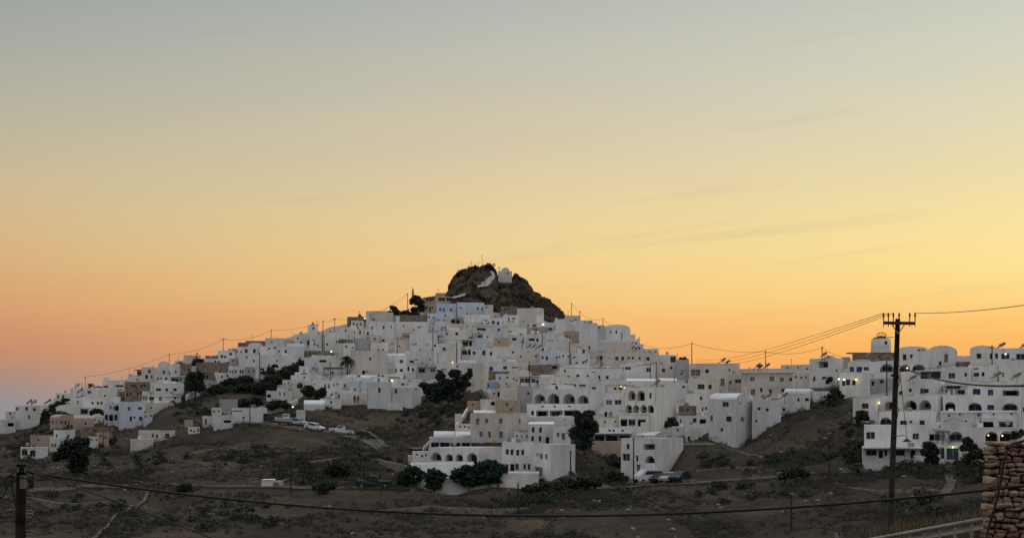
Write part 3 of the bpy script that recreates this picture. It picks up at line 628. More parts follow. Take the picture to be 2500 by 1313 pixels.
# x0 x1 top base [corner] | wall colour, roof, depth offset | openings kind:x,y,w,h | label
HOUSES = """
38 97 990 1046|W|b:65,998,6,8 b:84,1000,6,7 d:71,1018,3,9 g:42,998,5,7|white block with two dark blue windows and a pair of solar heaters, far left
97 124 989 1012|W|w:110,1000,4,6|
14 40 1004 1032|W|w:25,1009,4,5 l:33,1015,16,9|
-14 38 1024 1056|W|l:26,1036,16,9|low white house with a dark porch, cut by the left edge
132 160 972 987|W||
138 176 960 983|W|w:141.5,969,4,7 w:154,969,5,7|
172 212 947 978|W|v:200,968,6,3|
208 252 948 972|W|n:218,957,7,6|
160 182 987 1014|W||plain windowless white block left of the leafy pergola
178 206 970 1004|W|g:190,982,3,8 w:205,984,4,9|
200 294 968 1000|W|w:226,984,4,6 w:231,987,3,6 w:239,984,4,7 w:248,984,4,7 v:275,985,4,4|long white house with a row of four small dark windows above the ivy
182 232 995 1020|W|l:206,1004,20,14|
122 178 1011 1046 146|T x9|w:128,1032,5,8 w:137,1032,3,7 g:150,1032,6,9 n:160,1032,3,8 n:169,1032,3,9|ochre house with a pale barrel roof and its round gable to the right
178 230 1014 1054|T x8|w:209,1034,4,6|ochre block with one small window, right of the barrel gable
228 258 1016 1034|C||
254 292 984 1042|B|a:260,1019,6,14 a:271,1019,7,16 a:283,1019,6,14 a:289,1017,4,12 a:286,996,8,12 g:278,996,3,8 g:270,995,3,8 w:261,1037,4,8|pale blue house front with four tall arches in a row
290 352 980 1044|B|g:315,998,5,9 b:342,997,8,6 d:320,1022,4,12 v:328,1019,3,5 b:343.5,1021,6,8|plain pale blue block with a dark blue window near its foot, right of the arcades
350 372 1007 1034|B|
131 182 1049 1094|W|g:138,1064,4,7 g:167,1064,4,6 g:150,1080,4,6|
121 146 1068 1102|W|g:128,1087,4,8 g:135,1087,4,8|
76 130 1062 1094|T||
52 118 1092 1126|W|a:60,1104,13,18 a:80,1106,10,14|low white house with open arches beside the big dark tree
200 276 1042 1068|S||
238 266 1056 1086|T||
216 240 1066 1090|W||
536 580 974 1014 541|G|v:539,988,2,12|tall grey gable block of the house beside the parking
516 540 995 1040|W|
566 652 995 1034 638|W|b:594,1020,4,5 g:578,1003,26,3 v:610,1020,2,8|white house with a small blue window beside the dark pickup
522 568 1012 1044|W D-2|l:555,1028,18,6|
494 518 1015 1042|W|g:502,1030,5,14|
460 488 1041 1058|W|
452 472 1024 1044|T|
726 745 1000 1030|W|
338 428 1050 1078|C|w:373,1063,3,8 g:383,1065,5,8 b:408,1065,9,12|long cream bungalow with a blue window alone on the bare slope
318 374 1072 1096|C D-5||cream terrace wall block in front of the lone bungalow
-10 22 1030 1050|W D-4|w:10,1040,4,5|
251 304 928 954|W|w:258,944,12,5 w:270,943,10,5 w:292,942,20,5 v:289,951,3,4 v:296,951,3,4|
240 289 953 977|W|d:256,968,3,7 v:262,971,4,4 v:271,971,4,4|
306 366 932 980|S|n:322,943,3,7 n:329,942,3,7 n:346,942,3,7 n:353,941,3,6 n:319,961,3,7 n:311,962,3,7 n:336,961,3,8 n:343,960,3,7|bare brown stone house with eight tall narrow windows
288 314 955 977|S|v:296,964,3,4|
300 322 926 936|W||
312 348 917 934|W||
334 348 903 918|W|l:340,911,10,8|
346 385 896 930|C|w:365,907,5,8 d:358,920,5,9 w:370,920,4,5|
384 414 898 920|C|w:400,909,5,8|
385 414 881 900|W v13|v:400,890,3,4|white house with a round barrel gable on the left skyline
412 442 888 918|W v8|w:414,911,3,9 g:429,908,4,6|
379 416 915 934|W|g:386,924,4,7 v:394,923,3,4 w:406,924,4,7|
414 454 918 940|W c.9|l:427,927,19,9 d:441,927,3,8|
376 447 936 967|W|w:387,951,12,7 w:407,951,6,7 w:427,951,8,7|white house with three dark windows, left of the round dark tree on the left slope
347 364 955 984|W D-2|g:351,972,3,10 g:357,972,3,10|
362 442 965 990|W D-1 c.4|l:370,972,12,10 g:392,973,7,10 w:426,972,7,5|white ground floor with a brown porch under the three window house
355 424 984 1002|C D-3||
449 490 867 893|C|v:480,872,5,4|
440 468 888 915|S|d:460,902,4,5|
428 452 880 896|W|
500 541 875 894|W|d:526,885,4,9 d:534,885,4,7|
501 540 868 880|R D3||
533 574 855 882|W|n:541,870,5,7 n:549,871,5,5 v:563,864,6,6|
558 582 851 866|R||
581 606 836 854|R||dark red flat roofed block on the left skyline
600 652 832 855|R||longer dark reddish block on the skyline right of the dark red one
606 642 836 862|W v8||
577 628 846 868|W D-1|g:579,858,2,6 g:589,859,3,6 a:601,857,5,9 a:610,857,8,9 a:621,857,5,9|white house with three small black arches on the left slope
582 642 864 900|W D-1|g:602,872,3,7 w:620,881,3,7|
648 706 825 852|W|v:663,835,4,3|
636 702 845 880|W|v:657,851,6,4 v:671,849,6,4 g:681,858,3,6|
696 737 830 852|T||
560 582 875 897|G|w:568,880,3,4|
578 594 876 896|G D-1|l:586,886,12,10|
559 602 893 918|W|g:562,908,3,6 g:569,908,3,7 g:576,907,4,7 w:587,907,3,8 w:593,907,3,8|
598 626 895 920|G||
624 652 896 920|W|l:640,900,10,6|
648 692 884 909|W|g:656,894,4,9 a:671,893,16,8|
636 722 868 892|W|g:676,881,3,5|
688 742 845 880|W|d:698,858,4,7 g:681,858,3,6|
526 540 915 938|W||
500 528 928 948|G||
536 566 910 930|W||
478 524 906 930|S|v:506,920,6,8|
730 754 893 918|W|g:742,903,3,5|
720 757 908 926|W||
711 762 916 934|W|v:743,921,2,5|
690 718 927 944|C||
714 744 931 950|C|a:732,942,12,14|
676 716 940 952|C||
676 740 947 977 714|W|g:683,962,3,9 g:694,962,3,9 v:707,952,5,3|white house with a shaded side wall, left of the two round dark trees
650 678 953 973|W|l:655,966,12,8|
743 767 872 908|W|d:767,890,3,9 d:765,899,3,6|
761 808 867 902|W|l:788,881,18,6|
778 788 884 910|W D-2||
806 852 872 910|W|v:822,872,3,5 w:837,918,3,8|
787 836 928 958|W|g:794,943,3,10 g:803,943,3,10 g:815,940,2,5 v:824,938,4,4|white house with two thin grey windows above the carport opening
800 856 915 930|W D2|v:830,929,8,3|
834 884 920 948|W|w:842,942,4,9|
852 902 932 958|B|w:866,952,3,9|
812 860 952 977|W D-2|v:820,959,3,4 g:827,967,3,9|
806 818 955 972|W D-5|l:809,966,6,12|
832 897 959 981|W D-4||long low white wall block behind two standing people
897 956 932 988|W D-6|w:926,953,5,12|tall plain white block with a single window, right of the two people
952 1028 945 990 1005|W D-4|w:966,955,5,11 v:1016,950,5,4|white corner block with one window and a shaded right side
742 792 976 996|W x12 D-4||long low white barrel vault at the edge of the bare hill
782 834 972 990|W D-3||
880 925 915 935|W x8|v:900,920,2,5|
920 985 912 934|W|v:925,916,4,5 v:934,918,4,5 n:960,929,12,4 n:945,929,10,4|
856 946 855 917|C|w:904,876,4,7 d:888,909,7,9 v:896,908,3,4|tall cream blank wall right of the big palm tree
905 948 835 866|W|w:924,856,3,9 w:935,856,3,9 v:927,825,1,1|
918 946 862 884|W D-2|l:930,871,20,12|
901 963 783 842 943|W|w:908,800,3,7 w:936,800,4,8 w:920,834,3,6 w:928,835,4,5 w:936,833,5,8 v:955,798,4,5|tall white house of two storeys with a grey side, above the cream wall
898 960 763 790|C|v:912,780,4,4|
894 952 759 775|C D4||
893 903 763 803|C|
849 886 773 800|S|d:856,786,3,9|dark stone tower house on the skyline left of the red dome
857 888 782 804|W|
855 888 796 822|W|d:873,800,4,9 v:862,810,3,4|
868 898 805 834|W|d:879,812,3,9 g:889,812,2,6|
832 872 800 832|W|
826 862 825 860|W D-3 c.5|n:829,834,4,8 n:836,834,6,8 n:844,834,6,8 n:852,834,5,8 n:859,834,3,8|white house with a strip of five brown framed windows above the palm
790 830 811 860|W|v:799,841,4,5 v:822,834,3,4|
796 838 813 830|W D4||
864 902 826 862|G|v:875,856,6,3 v:890,855,4,4|
884 928 818 850|C|d:898,828,3,9 n:905,841,4,6 d:915,827,2,6|
838 866 838 862|W D-6||
740 762 822 850|C|d:753,837,4,12|
755 792 816 858|W|v:766,831,3,4 v:768,840,3,5 v:775,843,3,4|
718 752 816 850|W|d:735,838,4,7 v:727,826,4,3|
700 745 838 872|W|g:712,856,4,6 d:730,860,4,8|
745 812 856 874|S|v:757,866,4,5|
800 862 868 905|C D3|v:822,868,3,7 v:830,869,3,5|
1033 1107 722 746 1064|T c.5|l:1043,731,6,9 w:1054,731,12,9 w:1079,731,16,9 w:1097,731,14,9|ochre house at the foot of the rock with a row of wide dark openings
1034 1066 743 767|T D-1|n:1042,752,3,6 n:1050,755,3,12 n:1056,751,3,5|
1064 1086 715 730|T D5||
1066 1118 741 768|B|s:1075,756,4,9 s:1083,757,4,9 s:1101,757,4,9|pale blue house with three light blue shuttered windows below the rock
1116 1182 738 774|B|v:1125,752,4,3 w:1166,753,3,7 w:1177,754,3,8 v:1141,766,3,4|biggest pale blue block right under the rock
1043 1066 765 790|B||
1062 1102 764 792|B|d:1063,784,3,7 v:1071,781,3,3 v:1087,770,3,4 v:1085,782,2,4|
1096 1138 772 796|W|l:1106,784,10,9 l:1118,785,8,8|
966 1046 785 818|W|v:1024,799,6,3 v:1010,806,2,4 v:985,796,3,4|long blank white wall house below the stone terrace
967 975 771 800|W D-1|
1000 1068 815 855|W|v:993,841,3,5 w:1008,841,2,5 w:1015,840,2,6 v:1043,841,3,3|
982 1003 812 830|T||
962 1002 828 856|C|v:975,845,3,4|
1095 1138 790 810|C|v:1101,803,8,2 v:1080,802,3,4|
1078 1098 794 812|W|w:1080,801,3,6 w:1087,800,3,7|
1080 1152 805 832|W|w:1091,815,4,5 w:1115,815,6,7|
1134 1196 768 802|W|v:1140,797,3,3 v:1187,783,3,4|
1133 1170 786 808|C|v:1141,797,3,3|
1154 1206 793 818|W c.3|w:1175,804,22,6|white house with one long dark lattice window
1156 1192 814 834|G|w:1173,822,13,7|
1160 1190 824 850|B D-2||small plain pale blue block in the middle of the town
1122 1166 827 858|W c.7|l:1136,838,16,14 l:1149,838,8,13|
1122 1156 848 874|W D-2|a:1134,860,11,13 a:1147,860,7,13|white house with two dark arches in the middle of the town
1058 1128 838 890|W|w:1062,844,4,6 b:1084,852,7,7|big plain white block with one teal window in the town centre
964 992 868 918|W|w:980,882,8,8 w:980,904,7,7 n:966,905,4,10|
988 1070 856 900|W|v:1005,883,9,6 v:1016,878,5,3 n:1055,881,12,9 v:1030,886,4,3|
989 1024 892 918|W D-3|d:997,900,4,10 d:1008,902,4,8|
1018 1070 894 913|G D-3 c.6|l:1030,904,16,11 w:1056,904,10,7|
945 990 862 880|W x6|v:986,868,4,5|
1066 1112 885 920|W D-3|w:1083,902,10,3|
1092 1165 886 922|W D-4||
1150 1193 888 945 1183|C D-4||cream wall with a curved edge right of the large fig tree
955 1030 925 948|W|n:984,938,6,5 v:1000,930,4,3|
1150 1197 852 888|W|n:1158,862,6,7 w:1166,862,7,7 w:1181,861,7,12|
1188 1216 848 884|W|v:1199,863,5,8 v:1207,846,8,3|
1182 1204 744 775|C|v:1188,750,4,4|
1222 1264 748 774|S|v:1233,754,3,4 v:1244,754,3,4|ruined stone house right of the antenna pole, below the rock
1262 1328 751 792 1314|C||large blank trapezoid cream building directly below the rock
1310 1328 769 795|W D-2|
1228 1268 769 792|W|v:1242,779,3,6 w:1254,778,6,4 v:1242,785,6,2 v:1252,785,6,2|
1180 1230 776 806|W|v:1187,783,3,4 b:1204,787,6,8 b:1216,789,5,8 d:1229,788,3,6 v:1229,798,4,4|white house with two deep blue windows under the rock
1196 1224 795 815|B|d:1218,805,4,6|
1220 1284 801 820|W|v:1246,809,6,3|
1238 1274 793 806|W D3|v:1253,805,4,3 v:1246,793,4,2|
1270 1300 786 812|C D2||
1282 1350 787 804|B|v:1293,795,4,5 w:1304,795,8,5|
1276 1342 799 816|T|n:1309,808,8,8 v:1281,807,4,3|narrow ochre house with one brown door below the pink lamp
1338 1360 793 816|W|w:1344,804,10,7|
1352 1396 778 816|W v10|g:1354,800,2,12|
1354 1361 776 800|W D-1|
1380 1416 770 790|C|v:1405,780,5,3 v:1404,788,12,1.5|
1388 1420 786 812|W|v:1419,801,3,6|
1414 1446 782 850|W||tall narrow white block with uneven parapet on the right skyline
1426 1459 788 862|W D-4|w:1437,849,7,7 v:1418,800,3,6|
1376 1425 808 840 1403|T D-2|n:1384,822,3,6 n:1391,822,2,4|brown ruined house with a dark sloping side between white houses
1350 1396 822 862|W v16||large plain white barrel vault in the town centre
1392 1436 838 874|C|v:1380,856,3,3 v:1415,862,4,3|
1322 1354 812 850|W|v:1340,831,3,3 v:1348,832,2,4|
1284 1326 815 842|W|b:1298,829,13,6 v:1312,830,6,7|
1238 1284 818 846|W|b:1255,828,9,6 g:1278,832,2,14|
1206 1240 824 850|T||
1178 1210 812 834|W|v:1190,822,4,4|
1202 1270 846 870|W|b:1252,860,3,5|
1264 1320 850 872|W|v:1290,858,6,2|
1256 1322 862 893|C||
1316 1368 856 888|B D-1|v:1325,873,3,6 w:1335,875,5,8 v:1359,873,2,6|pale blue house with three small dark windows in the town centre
1362 1392 860 888|W||
1390 1440 862 895|W|v:1408,886,3,4 v:1402,872,4,4 v:1424,884,4,4|
1190 1266 883 909|W|b:1199,900,8,9 b:1233,898,8,7 w:1257,897,14,3|white house with two dark blue shuttered windows right of the cream curved wall
1192 1252 906 928|S||
1288 1348 890 918|S||rubble stone wall building above the green porch
1336 1368 888 906|G|l:1350,896,20,8|
1242 1296 903 935|C v6|w:1255,925,3,5|
1210 1246 912 935|B||
1220 1268 930 948|C|v:1236,937,3,4|
1186 1216 932 948|U|b:1192,941,3,7|small bright blue hut right of the big fig tree
1266 1320 917 942|W c.4|k:1275,930,8,12 k:1288,930,12,12 k:1302,931,8,11 b:1311,933,4,10|white house with a dark green glazed porch
1318 1352 914 944|W|v:1327,928,4,3|
1220 1270 949 980|C|d:1217,963,4,12 v:1235,968,2,2|
1198 1224 950 980|C|d:1217,962,4,11 v:1206,960,3,4|
1210 1270 977 1012|T|v:1237,987,4,6|
1142 1178 978 1004|T|v:1154,987,4,5|
1174 1214 974 1004|C|d:1203,985,8,8|
1262 1300 942 1000|G|v:1290,960,4,6|
1299 1476 949 1000 1440|W|a:1317,974,23,22 a:1351,973,26,23 a:1389,974,27,23 a:1423,976,24,21|white hotel front with four big round arches and a shaded right side
1316 1442 920 953|W D3|b:1353,943,9,12 b:1381,942,8,9 k:1397,944,17,11 w:1422,943,15,8|white upper storey with blue and green windows above the four arches
1286 1442 985 1020 |W D-6|v:1325,992,5,3 v:1354,992,5,3 v:1390,992,5,3 d:1300,1008,5,11 l:1324,1008,30,14 l:1358,1008,32,14 l:1392,1008,30,14|
1296 1396 1017 1034|W D-10||
1366 1442 890 926|W v7|b:1388,921,5,6 b:1411,919,7,9 w:1435,919,3,8 v:1379,906,5,5|white house with a low domed roof and two small blue windows
1438 1520 898 928|W|d:1463,922,3,12 w:1482,921,6,8 v:1448,908,7,2|
1514 1604 890 928|W|w:1520,900,3,6 w:1533,899,14,6 w:1583,903,10,10|white house with a wide dark window behind the wooden poles
1472 1608 860 896|C|b:1506,875,6,8 b:1520,875,5,9 w:1535,874,5,5 w:1545,874,5,6 w:1562,874,4,6 b:1582,876,7,8|long cream house with six small windows in a row, blue at both ends
1566 1608 851 870|W D4||
1456 1478 866 890|W|w:1470,873,10,12 v:1452,880,3,12|
1474 1550 836 866|C D3|v:1468,837,5,3|
1455 1536 829 845|W D5|n:1532,829,6,4|
1534 1557 830 862|W D4||
1549 1570 840 866|W D3||
1457 1476 794 835|G|v:1462,800,2,5|
1472 1538 792 832|W v9|g:1491,810,2.5,7 d:1505,810,3,7|white house with a curved roof line at the right end of the skyline slope
1536 1551 816 834|W D2||
1606 1652 866 894|W|k:1643,878,12,14|
1604 1656 888 924|C|w:1620,904,7,9 v:1639,898,5,6|
1650 1682 878 925|G|v:1664,912,6,4 v:1665,905,5,3|
1528 1602 923 946|W x7|v:1538,931,3,7|
1608 1652 922 950|W x7|v:1618,946,7,3|
1526 1650 944 1041 1600|W|a:1542,966,15,23 a:1564,966,16,23 b:1588,966,4,12 a:1535,998,13,18 a:1553,998,12,18 a:1571,998,12,18 a:1588,998,12,17|tall white block with two rows of black arches and a blank right side
1512 1584 1008 1043|W D-4 c.2|l:1523,1031,16,18 l:1542,1031,18,18 l:1566,1031,20,18|
1474 1525 958 1022|W|g:1487,982,13,11 w:1509,982,15,11 d:1479,1012,5,12 d:1491,1012,5,12|white three storey house between the four arches and the double arches
1438 1478 934 962|W|b:1449,950,8,11 v:1464,957,6,5|
1478 1526 940 960|W D3|l:1515,950,10,12 n:1502,951,6,10|
1464 1514 1019 1045|C D-2||
1448 1542 1056 1080|W c1.2|m:1464,1069,24,13 m:1494,1069,30,13 m:1525,1069,26,13|long white veranda with five blue doors above the pinkish wall
1448 1516 1078 1118|T D-1||plain pinkish retaining house wall below the blue doors
1464 1566 1042 1064|W|v:1488,1051,4,5 v:1498,1051,4,5 v:1520,1051,4,5|
1564 1580 1030 1064|W|
1516 1668 1070 1180 1601|W|w:1529,1116,16,17 w:1555,1119,4,14 a:1563,1119,8,14 l:1585,1090,28,14 a:1588,1122,24,16 w:1533,1090,6,12 g:1558,1142,8,16|tall white house behind the parked van, with a long blank sloping side
1546 1650 1054 1078 1600|W x8 D1||
1654 1732 1014 1046|W|g:1661,1028,3,10 w:1696,1026,8,10 l:1716,1028,16,11|
1640 1714 1041 1066|W||
1674 1704 1046 1080|W|d:1682,1070,3,10|
1658 1702 990 1020|S|
1700 1737 984 1018|W|g:1715,998,3,8 n:1724,996,3,6|
1676 1738 960 990|W|w:1712,972,5,8 w:1733,972,6,8 g:1669,973,4,7|
1644 1684 935 976|W|v:1669,945,5,5|
1048 1186 1067 1094|W|m:1062,1086,20,13 m:1086,1086,24,13 m:1112,1086,23,13 m:1137,1086,22,13 m:1161,1086,22,13 b:1179,1086,8,11|white upper floor with a row of dark blue veranda windows
1046 1232 1093 1136 1172|W D-2|a:1065,1116,24,19 a:1096,1118,15,17 a:1120,1118,15,17 a:1152,1117,23,20|lower white storey with four dark arches above the pine trees
1058 1114 1052 1070|W x14 D1|g:1075,1061,5,5|
1112 1184 1053 1070|W x12 D2|g:1126,1062,5,5|
1148 1268 1008 1078 1238|C|s:1166,1029,6,13 s:1188,1028,6,10 s:1223,1028,7,12 s:1174,1061,6,12 w:1195,1061,4,14 s:1223,1062,7,15|tall cream house with five light blue shuttered windows behind the veranda house
1156 1218 1001 1014|W x8 D1||
1114 1152 1034 1066|C D1|
1112 1128 1010 1040|W D-1|
1260 1300 1012 1056|W|d:1267,1028,5,12|
1290 1352 1029 1088|W x6|n:1302,1049,5,12 n:1320,1049,5,12 n:1301,1071,5,12 n:1319,1071,5,12 d:1337,1075,7,17|white house with four narrow brown windows in two rows and a low vault
1350 1392 1038 1084|W D1|g:1363,1062,5,10 g:1376,1066,7,16|
1254 1296 1055 1084|W|
1226 1299 1079 1158|W|n:1239,1103,5,12 n:1250,1104,5,13 w:1264,1105,6,14 n:1276,1104,5,12 w:1238,1141,5,15 d:1251,1141,8,16 n:1262,1139,6,13 w:1281,1139,4,13 n:1291,1139,4,13|white house with four brown windows above five, right of the big pine
1298 1404 1084 1168 1344|W D-1|g:1312,1111,4,8 w:1321,1114,7,14 w:1333,1114,5,12 g:1315,1152,18,22|white house with a grey garage door and a long wall running up the slope
1220 1314 1154 1180|W D-3|v:1265,1172,2,6|
985 1062 1166 1192|W||
1054 1214 1166 1193|W D-1||
1008 1050 1102 1138|W|
996 1012 1112 1132|C|
1000 1184 1133 1176|W D-2|v:1060,1142,5,3 v:1110,1143,5,3|
1176 1228 1138 1180|W D-3||
1682 1806 887 930|C|g:1698,910,22,16 w:1726,906,8,9 v:1781,903,3,5|long cream house with a dark square window left of the balcony house
1680 1757 924 974|C D-2|k:1712,944,15,11 w:1734,944,7,11|cream house with a green double window in its front
1750 1778 914 956|C v8 D-1|g:1764,934,8,18|
1774 1826 915 948|C|w:1783,933,4,8 w:1802,931,14,9|
1810 1944 907 948|C c.7|g:1837,925,10,11 g:1884,925,11,11 g:1909,926,9,10 w:1930,926,6,8|wide cream house with a long white balcony band on the right skyline
1908 1980 890 918|C D4||
1800 1910 900 914|C D5||
1938 1975 911 948|C D-1||
1820 1935 944 976|C D1|w:1858,953,5,9 g:1838,958,9,14 w:1881,955,6,8 w:1912,953,8,8|
1976 2058 874 938 2040|W|l:2010,890,24,16 w:2042,905,8,6 b:1988,925,4,10 b:2012,923,9,6|white house with a covered upper terrace beside the pole on the right skyline
2006 2044 869 884|W v7 D2||
1730 1840 958 1070 1798|W x17|w:1771,987,14,12 b:1780,1023,12,12 g:1737,1021,5,13 w:1762,1049,5,8 g:1813,1024,9,11 v:1817,969,3,5 v:1806,985,3,7 v:1827,986,3,7|tall white house with a barrel vaulted roof, its round gable facing right
1836 1906 975 1036|W|w:1853,998,6,7 w:1873,1001,6,7 v:1847,1028,4,5|
1900 1978 962 1012|W|w:1913,999,5,7 w:1949,976,4,7 w:1970,976,8,7|
1914 1988 948 982 1976|W x12 D2||
1984 2030 955 982|W|w:2013,969,5,6|
2056 2076 871 894|G|
2070 2134 877 914|W v10|b:2106,887,7,6 b:2080,902,8,12 b:2098,903,13,14 b:2115,900,10,8|white house with a shallow curved top and blue doors right of the small bush
2050 2124 908 958|W D-1|b:2070,933,8,13 w:2084,934,8,12 w:2060,936,6,12|white terrace house with three bright lamps along its front
2134 2200 880 928|W|a:2165,899,30,18|white house with a wide arch behind the small pole, below the windmill
2196 2265 882 928|W|a:2208,899,24,16 a:2243,899,28,16|
2118 2184 924 946|G|w:2152,931,9,9 d:2131,936,4,10|
2082 2192 864 886|S|v:2148,872,4,4|
2196 2264 845 886|W v6|w:2208,872,8,14 n:2225,870,5,9 n:2234,870,5,8 v:2254,853,5,5 v:2244,854,6,6|
2262 2337 843 892 |W v16|v:2298,853,5,5 v:2306,854,5,5 g:2310,875,8,20|white house with a big rounded roof at the skyline gap
2226 2300 859 908|W v16 D-2|n:2281,866,7,7 n:2297,889,8,14|white house with a pointed round gable and one brown square window
2236 2300 903 932|W D-3 c.4|w:2272,916,48,18|house front with a long glazed blue grey veranda, right of the big pole
2296 2372 897 938|W|w:2324,917,15,13 w:2358,915,5,9|white house with one square black window, right of the glass veranda
2334 2370 883 900|S||
2368 2427 843 905|W v9|w:2390,870,11,13 v:2391,850,4,6 w:2419,870,4,13|
2424 2530 850 890|W D1|w:2433,869,6,13 w:2455,870,20,14 w:2492,871,20,14|long white house with wide dark windows at the right edge of the skyline
2364 2434 890 928|W D-2|v:2382,900,12,3 d:2400,914,5,9 l:2384,914,13,9|
2438 2530 880 930|W D-3|g:2449,915,3,10|large blank white block at the right edge of the picture
2190 2306 929 968 2282|W|w:2222,953,6,8 b:2257,956,20,14 k:2200,960,8,8|
2152 2306 964 1008 2282|W D-2|a:2172,991,22,20 a:2222,989,28,22 a:2258,989,27,22|white storey with round arches just right of the big wooden pole
2146 2287 1004 1042|W D-5|a:2163,1029,24,18 b:2206,1032,14,10 v:2224,1030,5,5 w:2252,1032,12,12|
2084 2150 971 1032|W|n:2113,991,14,12|white house with one brown window at the edge of the right hand slope
2110 2268 1037 1096|W D-2|w:2125,1063,19,17 b:2236,1065,13,13|large white house with one brown and one blue window behind the big pole
2107 2250 1091 1124|W D-1 c1.4|m:2128,1104,26,14 d:2151,1108,8,18 b:2163,1105,4,14 m:2196,1104,26,14 d:2229,1109,9,18|
2264 2314 1053 1090|W|l:2276,1067,12,16 n:2289,1067,10,15 l:2302,1067,12,15|
2290 2372 1028 1088|W v6|a:2334,1067,28,23 v:2292,1042,4,5|
2288 2348 1086 1124|W D-2|p:2325,1108,26,27 p:2301,1106,7,26|white garage with blue double doors and a yellow green lamp
2304 2364 938 968|W c.5|w:2328,945,34,7 l:2318,957,20,14 l:2345,957,22,14|
2302 2364 964 1010|W D-1|a:2320,992,22,19 a:2346,992,21,19|
2362 2494 931 1008|W|b:2384,956,16,13 b:2418,957,11,13 l:2468,959,40,13 a:2380,993,28,18 b:2418,994,15,12 a:2466,994,34,16|big white block with arches, blue windows and a covered balcony near the right edge
2298 2400 1003 1024|W D-4 c.5||
2398 2484 1002 1026|W D-4 c.4||
2298 2364 1022 1050|W D-2|l:2314,1033,22,18 l:2340,1033,22,16 d:2357,1036,6,18|
2384 2480 1023 1050|W D-2|l:2413,1036,26,16 l:2456,1036,34,16 v:2394,1030,5,6|
2374 2482 1043 1110|W D-3|a:2421,1066,26,22 a:2456,1066,26,22|white ground floor with two arches, each with a lamp, beside the stone wall
2494 2560 960 1080|W|w:2500,1000,6,10|
"""
LAND = [(30,1030,'the left picture edge'),(222,945,'the small palm on the left skyline'),(180,1095,'the big dark tree at lower left'),(336,955,'the bare stone house'),(400,888,'the round gable on the left skyline'),(475,930,'the round dark tree on the left slope'),
 (545,840,'the skyline pole above the dark tree'),(604,858,'the three small black arches'),(705,900,'the long shrub bank'),(762,808,'the small skyline tower'),(765,955,'the two round bushes'),(848,885,'the tall palm tree'),(878,768,'the small pink dome'),(944,810,'the tall two storey house'),
 (926,960,'the plain block behind the people'),(1018,735,'the tree left of the rock'),(1060,812,'the boat on the terrace'),(1090,940,'the large fig tree'),(1150,755,'the pale blue block under the rock'),(1294,770,'the trapezoid building under the rock'),(1135,862,'the two dark arches in the town centre'),
 (1175,835,'the plain pale blue block'),(1322,792,'the pink street lamp'),(1400,825,'the brown ruin'),(1373,850,'the big plain vault'),(1300,930,'the green glazed porch'),(1370,975,'the four arch hotel'),(1540,875,'the row of six small windows'),(1505,812,'the curved roof on the skyline'),(1565,985,'the double row of arches'),
 (1425,1050,'the tall ivy dark tree'),(1580,1165,'the parked white van'),(1188,1155,'the big umbrella pine'),(1110,1110,'the veranda house with arches'),(1200,1040,'the five blue shuttered windows'),(1320,1060,'the four brown windows'),(1785,1010,'the tall barrel vaulted house'),(1675,880,'the dark cypress'),
 (1880,925,'the long white balcony'),(2012,890,'the covered upper terrace'),(2157,845,'the windmill tower'),(2185,1000,'the big wooden pole'),(2270,916,'the glazed veranda'),(2325,1108,'the blue garage doors'),(2430,970,'the big arched block'),(2272,1105,'the tree by the garage')]
import math as _m
NUMW = {1: 'one', 2: 'two', 3: 'three', 4: 'four', 5: 'five', 6: 'six', 7: 'seven', 8: 'eight'}
COLN = dict(W='white', B='pale blue', C='cream', T='ochre', S='rough stone', G='grey', R='dark red', U='blue')
KN = dict(w='dark window', b='blue window', s='light blue window', g='grey window', n='brown window', k='green window', d='dark door', p='blue door', v='small vent', a='arch', l='porch', m='porch')
USED = set()
def direction(x, y, lx, ly):
    dx, dy = x - lx, y - ly
    ax, ay = abs(dx), abs(dy)
    if ax < 7 and ay < 7: return 'at'
    if ax > 2.2 * ay: return 'left of' if dx < 0 else 'right of'
    if ay > 2.2 * ax: return 'above' if dy < 0 else 'below'
    return ('above and ' if dy < 0 else 'below and ') + ('left of' if dx < 0 else 'right of')
def relation(x, y, skip=0):
    c = sorted(LAND, key=lambda l: (x - l[0]) ** 2 + (1.6 * (y - l[1])) ** 2)[skip]
    d = _m.hypot(x - c[0], y - c[1])
    return ('just ' if d < 28 else '') + direction(x, y, c[0], c[1]) + ' ' + c[2]
def autolabel(x0, x1, yt, yb, fl, ops):
    cnt = {}
    for t in ops.split():
        k = t[0]; cnt[k] = cnt.get(k, 0) + 1
    shape = 'barrel roofed ' if any(q[0] in 'vx' and len(q) > 1 for q in fl.split()[1:]) else ''
    wd, ht = x1 - x0, yb - yt
    sz = 'narrow ' if wd < 22 else 'long low ' if wd > 2.6 * ht else 'tall ' if ht > wd * .95 else 'big ' if wd > 70 else ''
    if cnt:
        ks = sorted(cnt, key=lambda k: -cnt[k])[:1]
        det = 'with ' + ' and '.join((NUMW.get(cnt[k], 'many') + ' ' + KN[k] + ('s' if cnt[k] > 1 and k != 'a' else 'es' if cnt[k] > 1 else '')) for k in ks)
    else: det = 'without windows'
    xm, ym = (x0 + x1) / 2, (yt + min(yb, yt + 30)) / 2
    for sk in range(4):
        s = f'{sz}{shape}{COLN[fl[0]]} house {det} {relation(xm, ym, sk)}'
        wds = s.split()
        if len(wds) > 16: s = f'{COLN[fl[0]]} house {det} {relation(xm, ym, sk)}'
        if len(s.split()) > 16: s = f'{sz}{COLN[fl[0]]} house {relation(xm, ym, sk)}'
        if s not in USED and len(s.split()) <= 16: break
    USED.add(s); return s
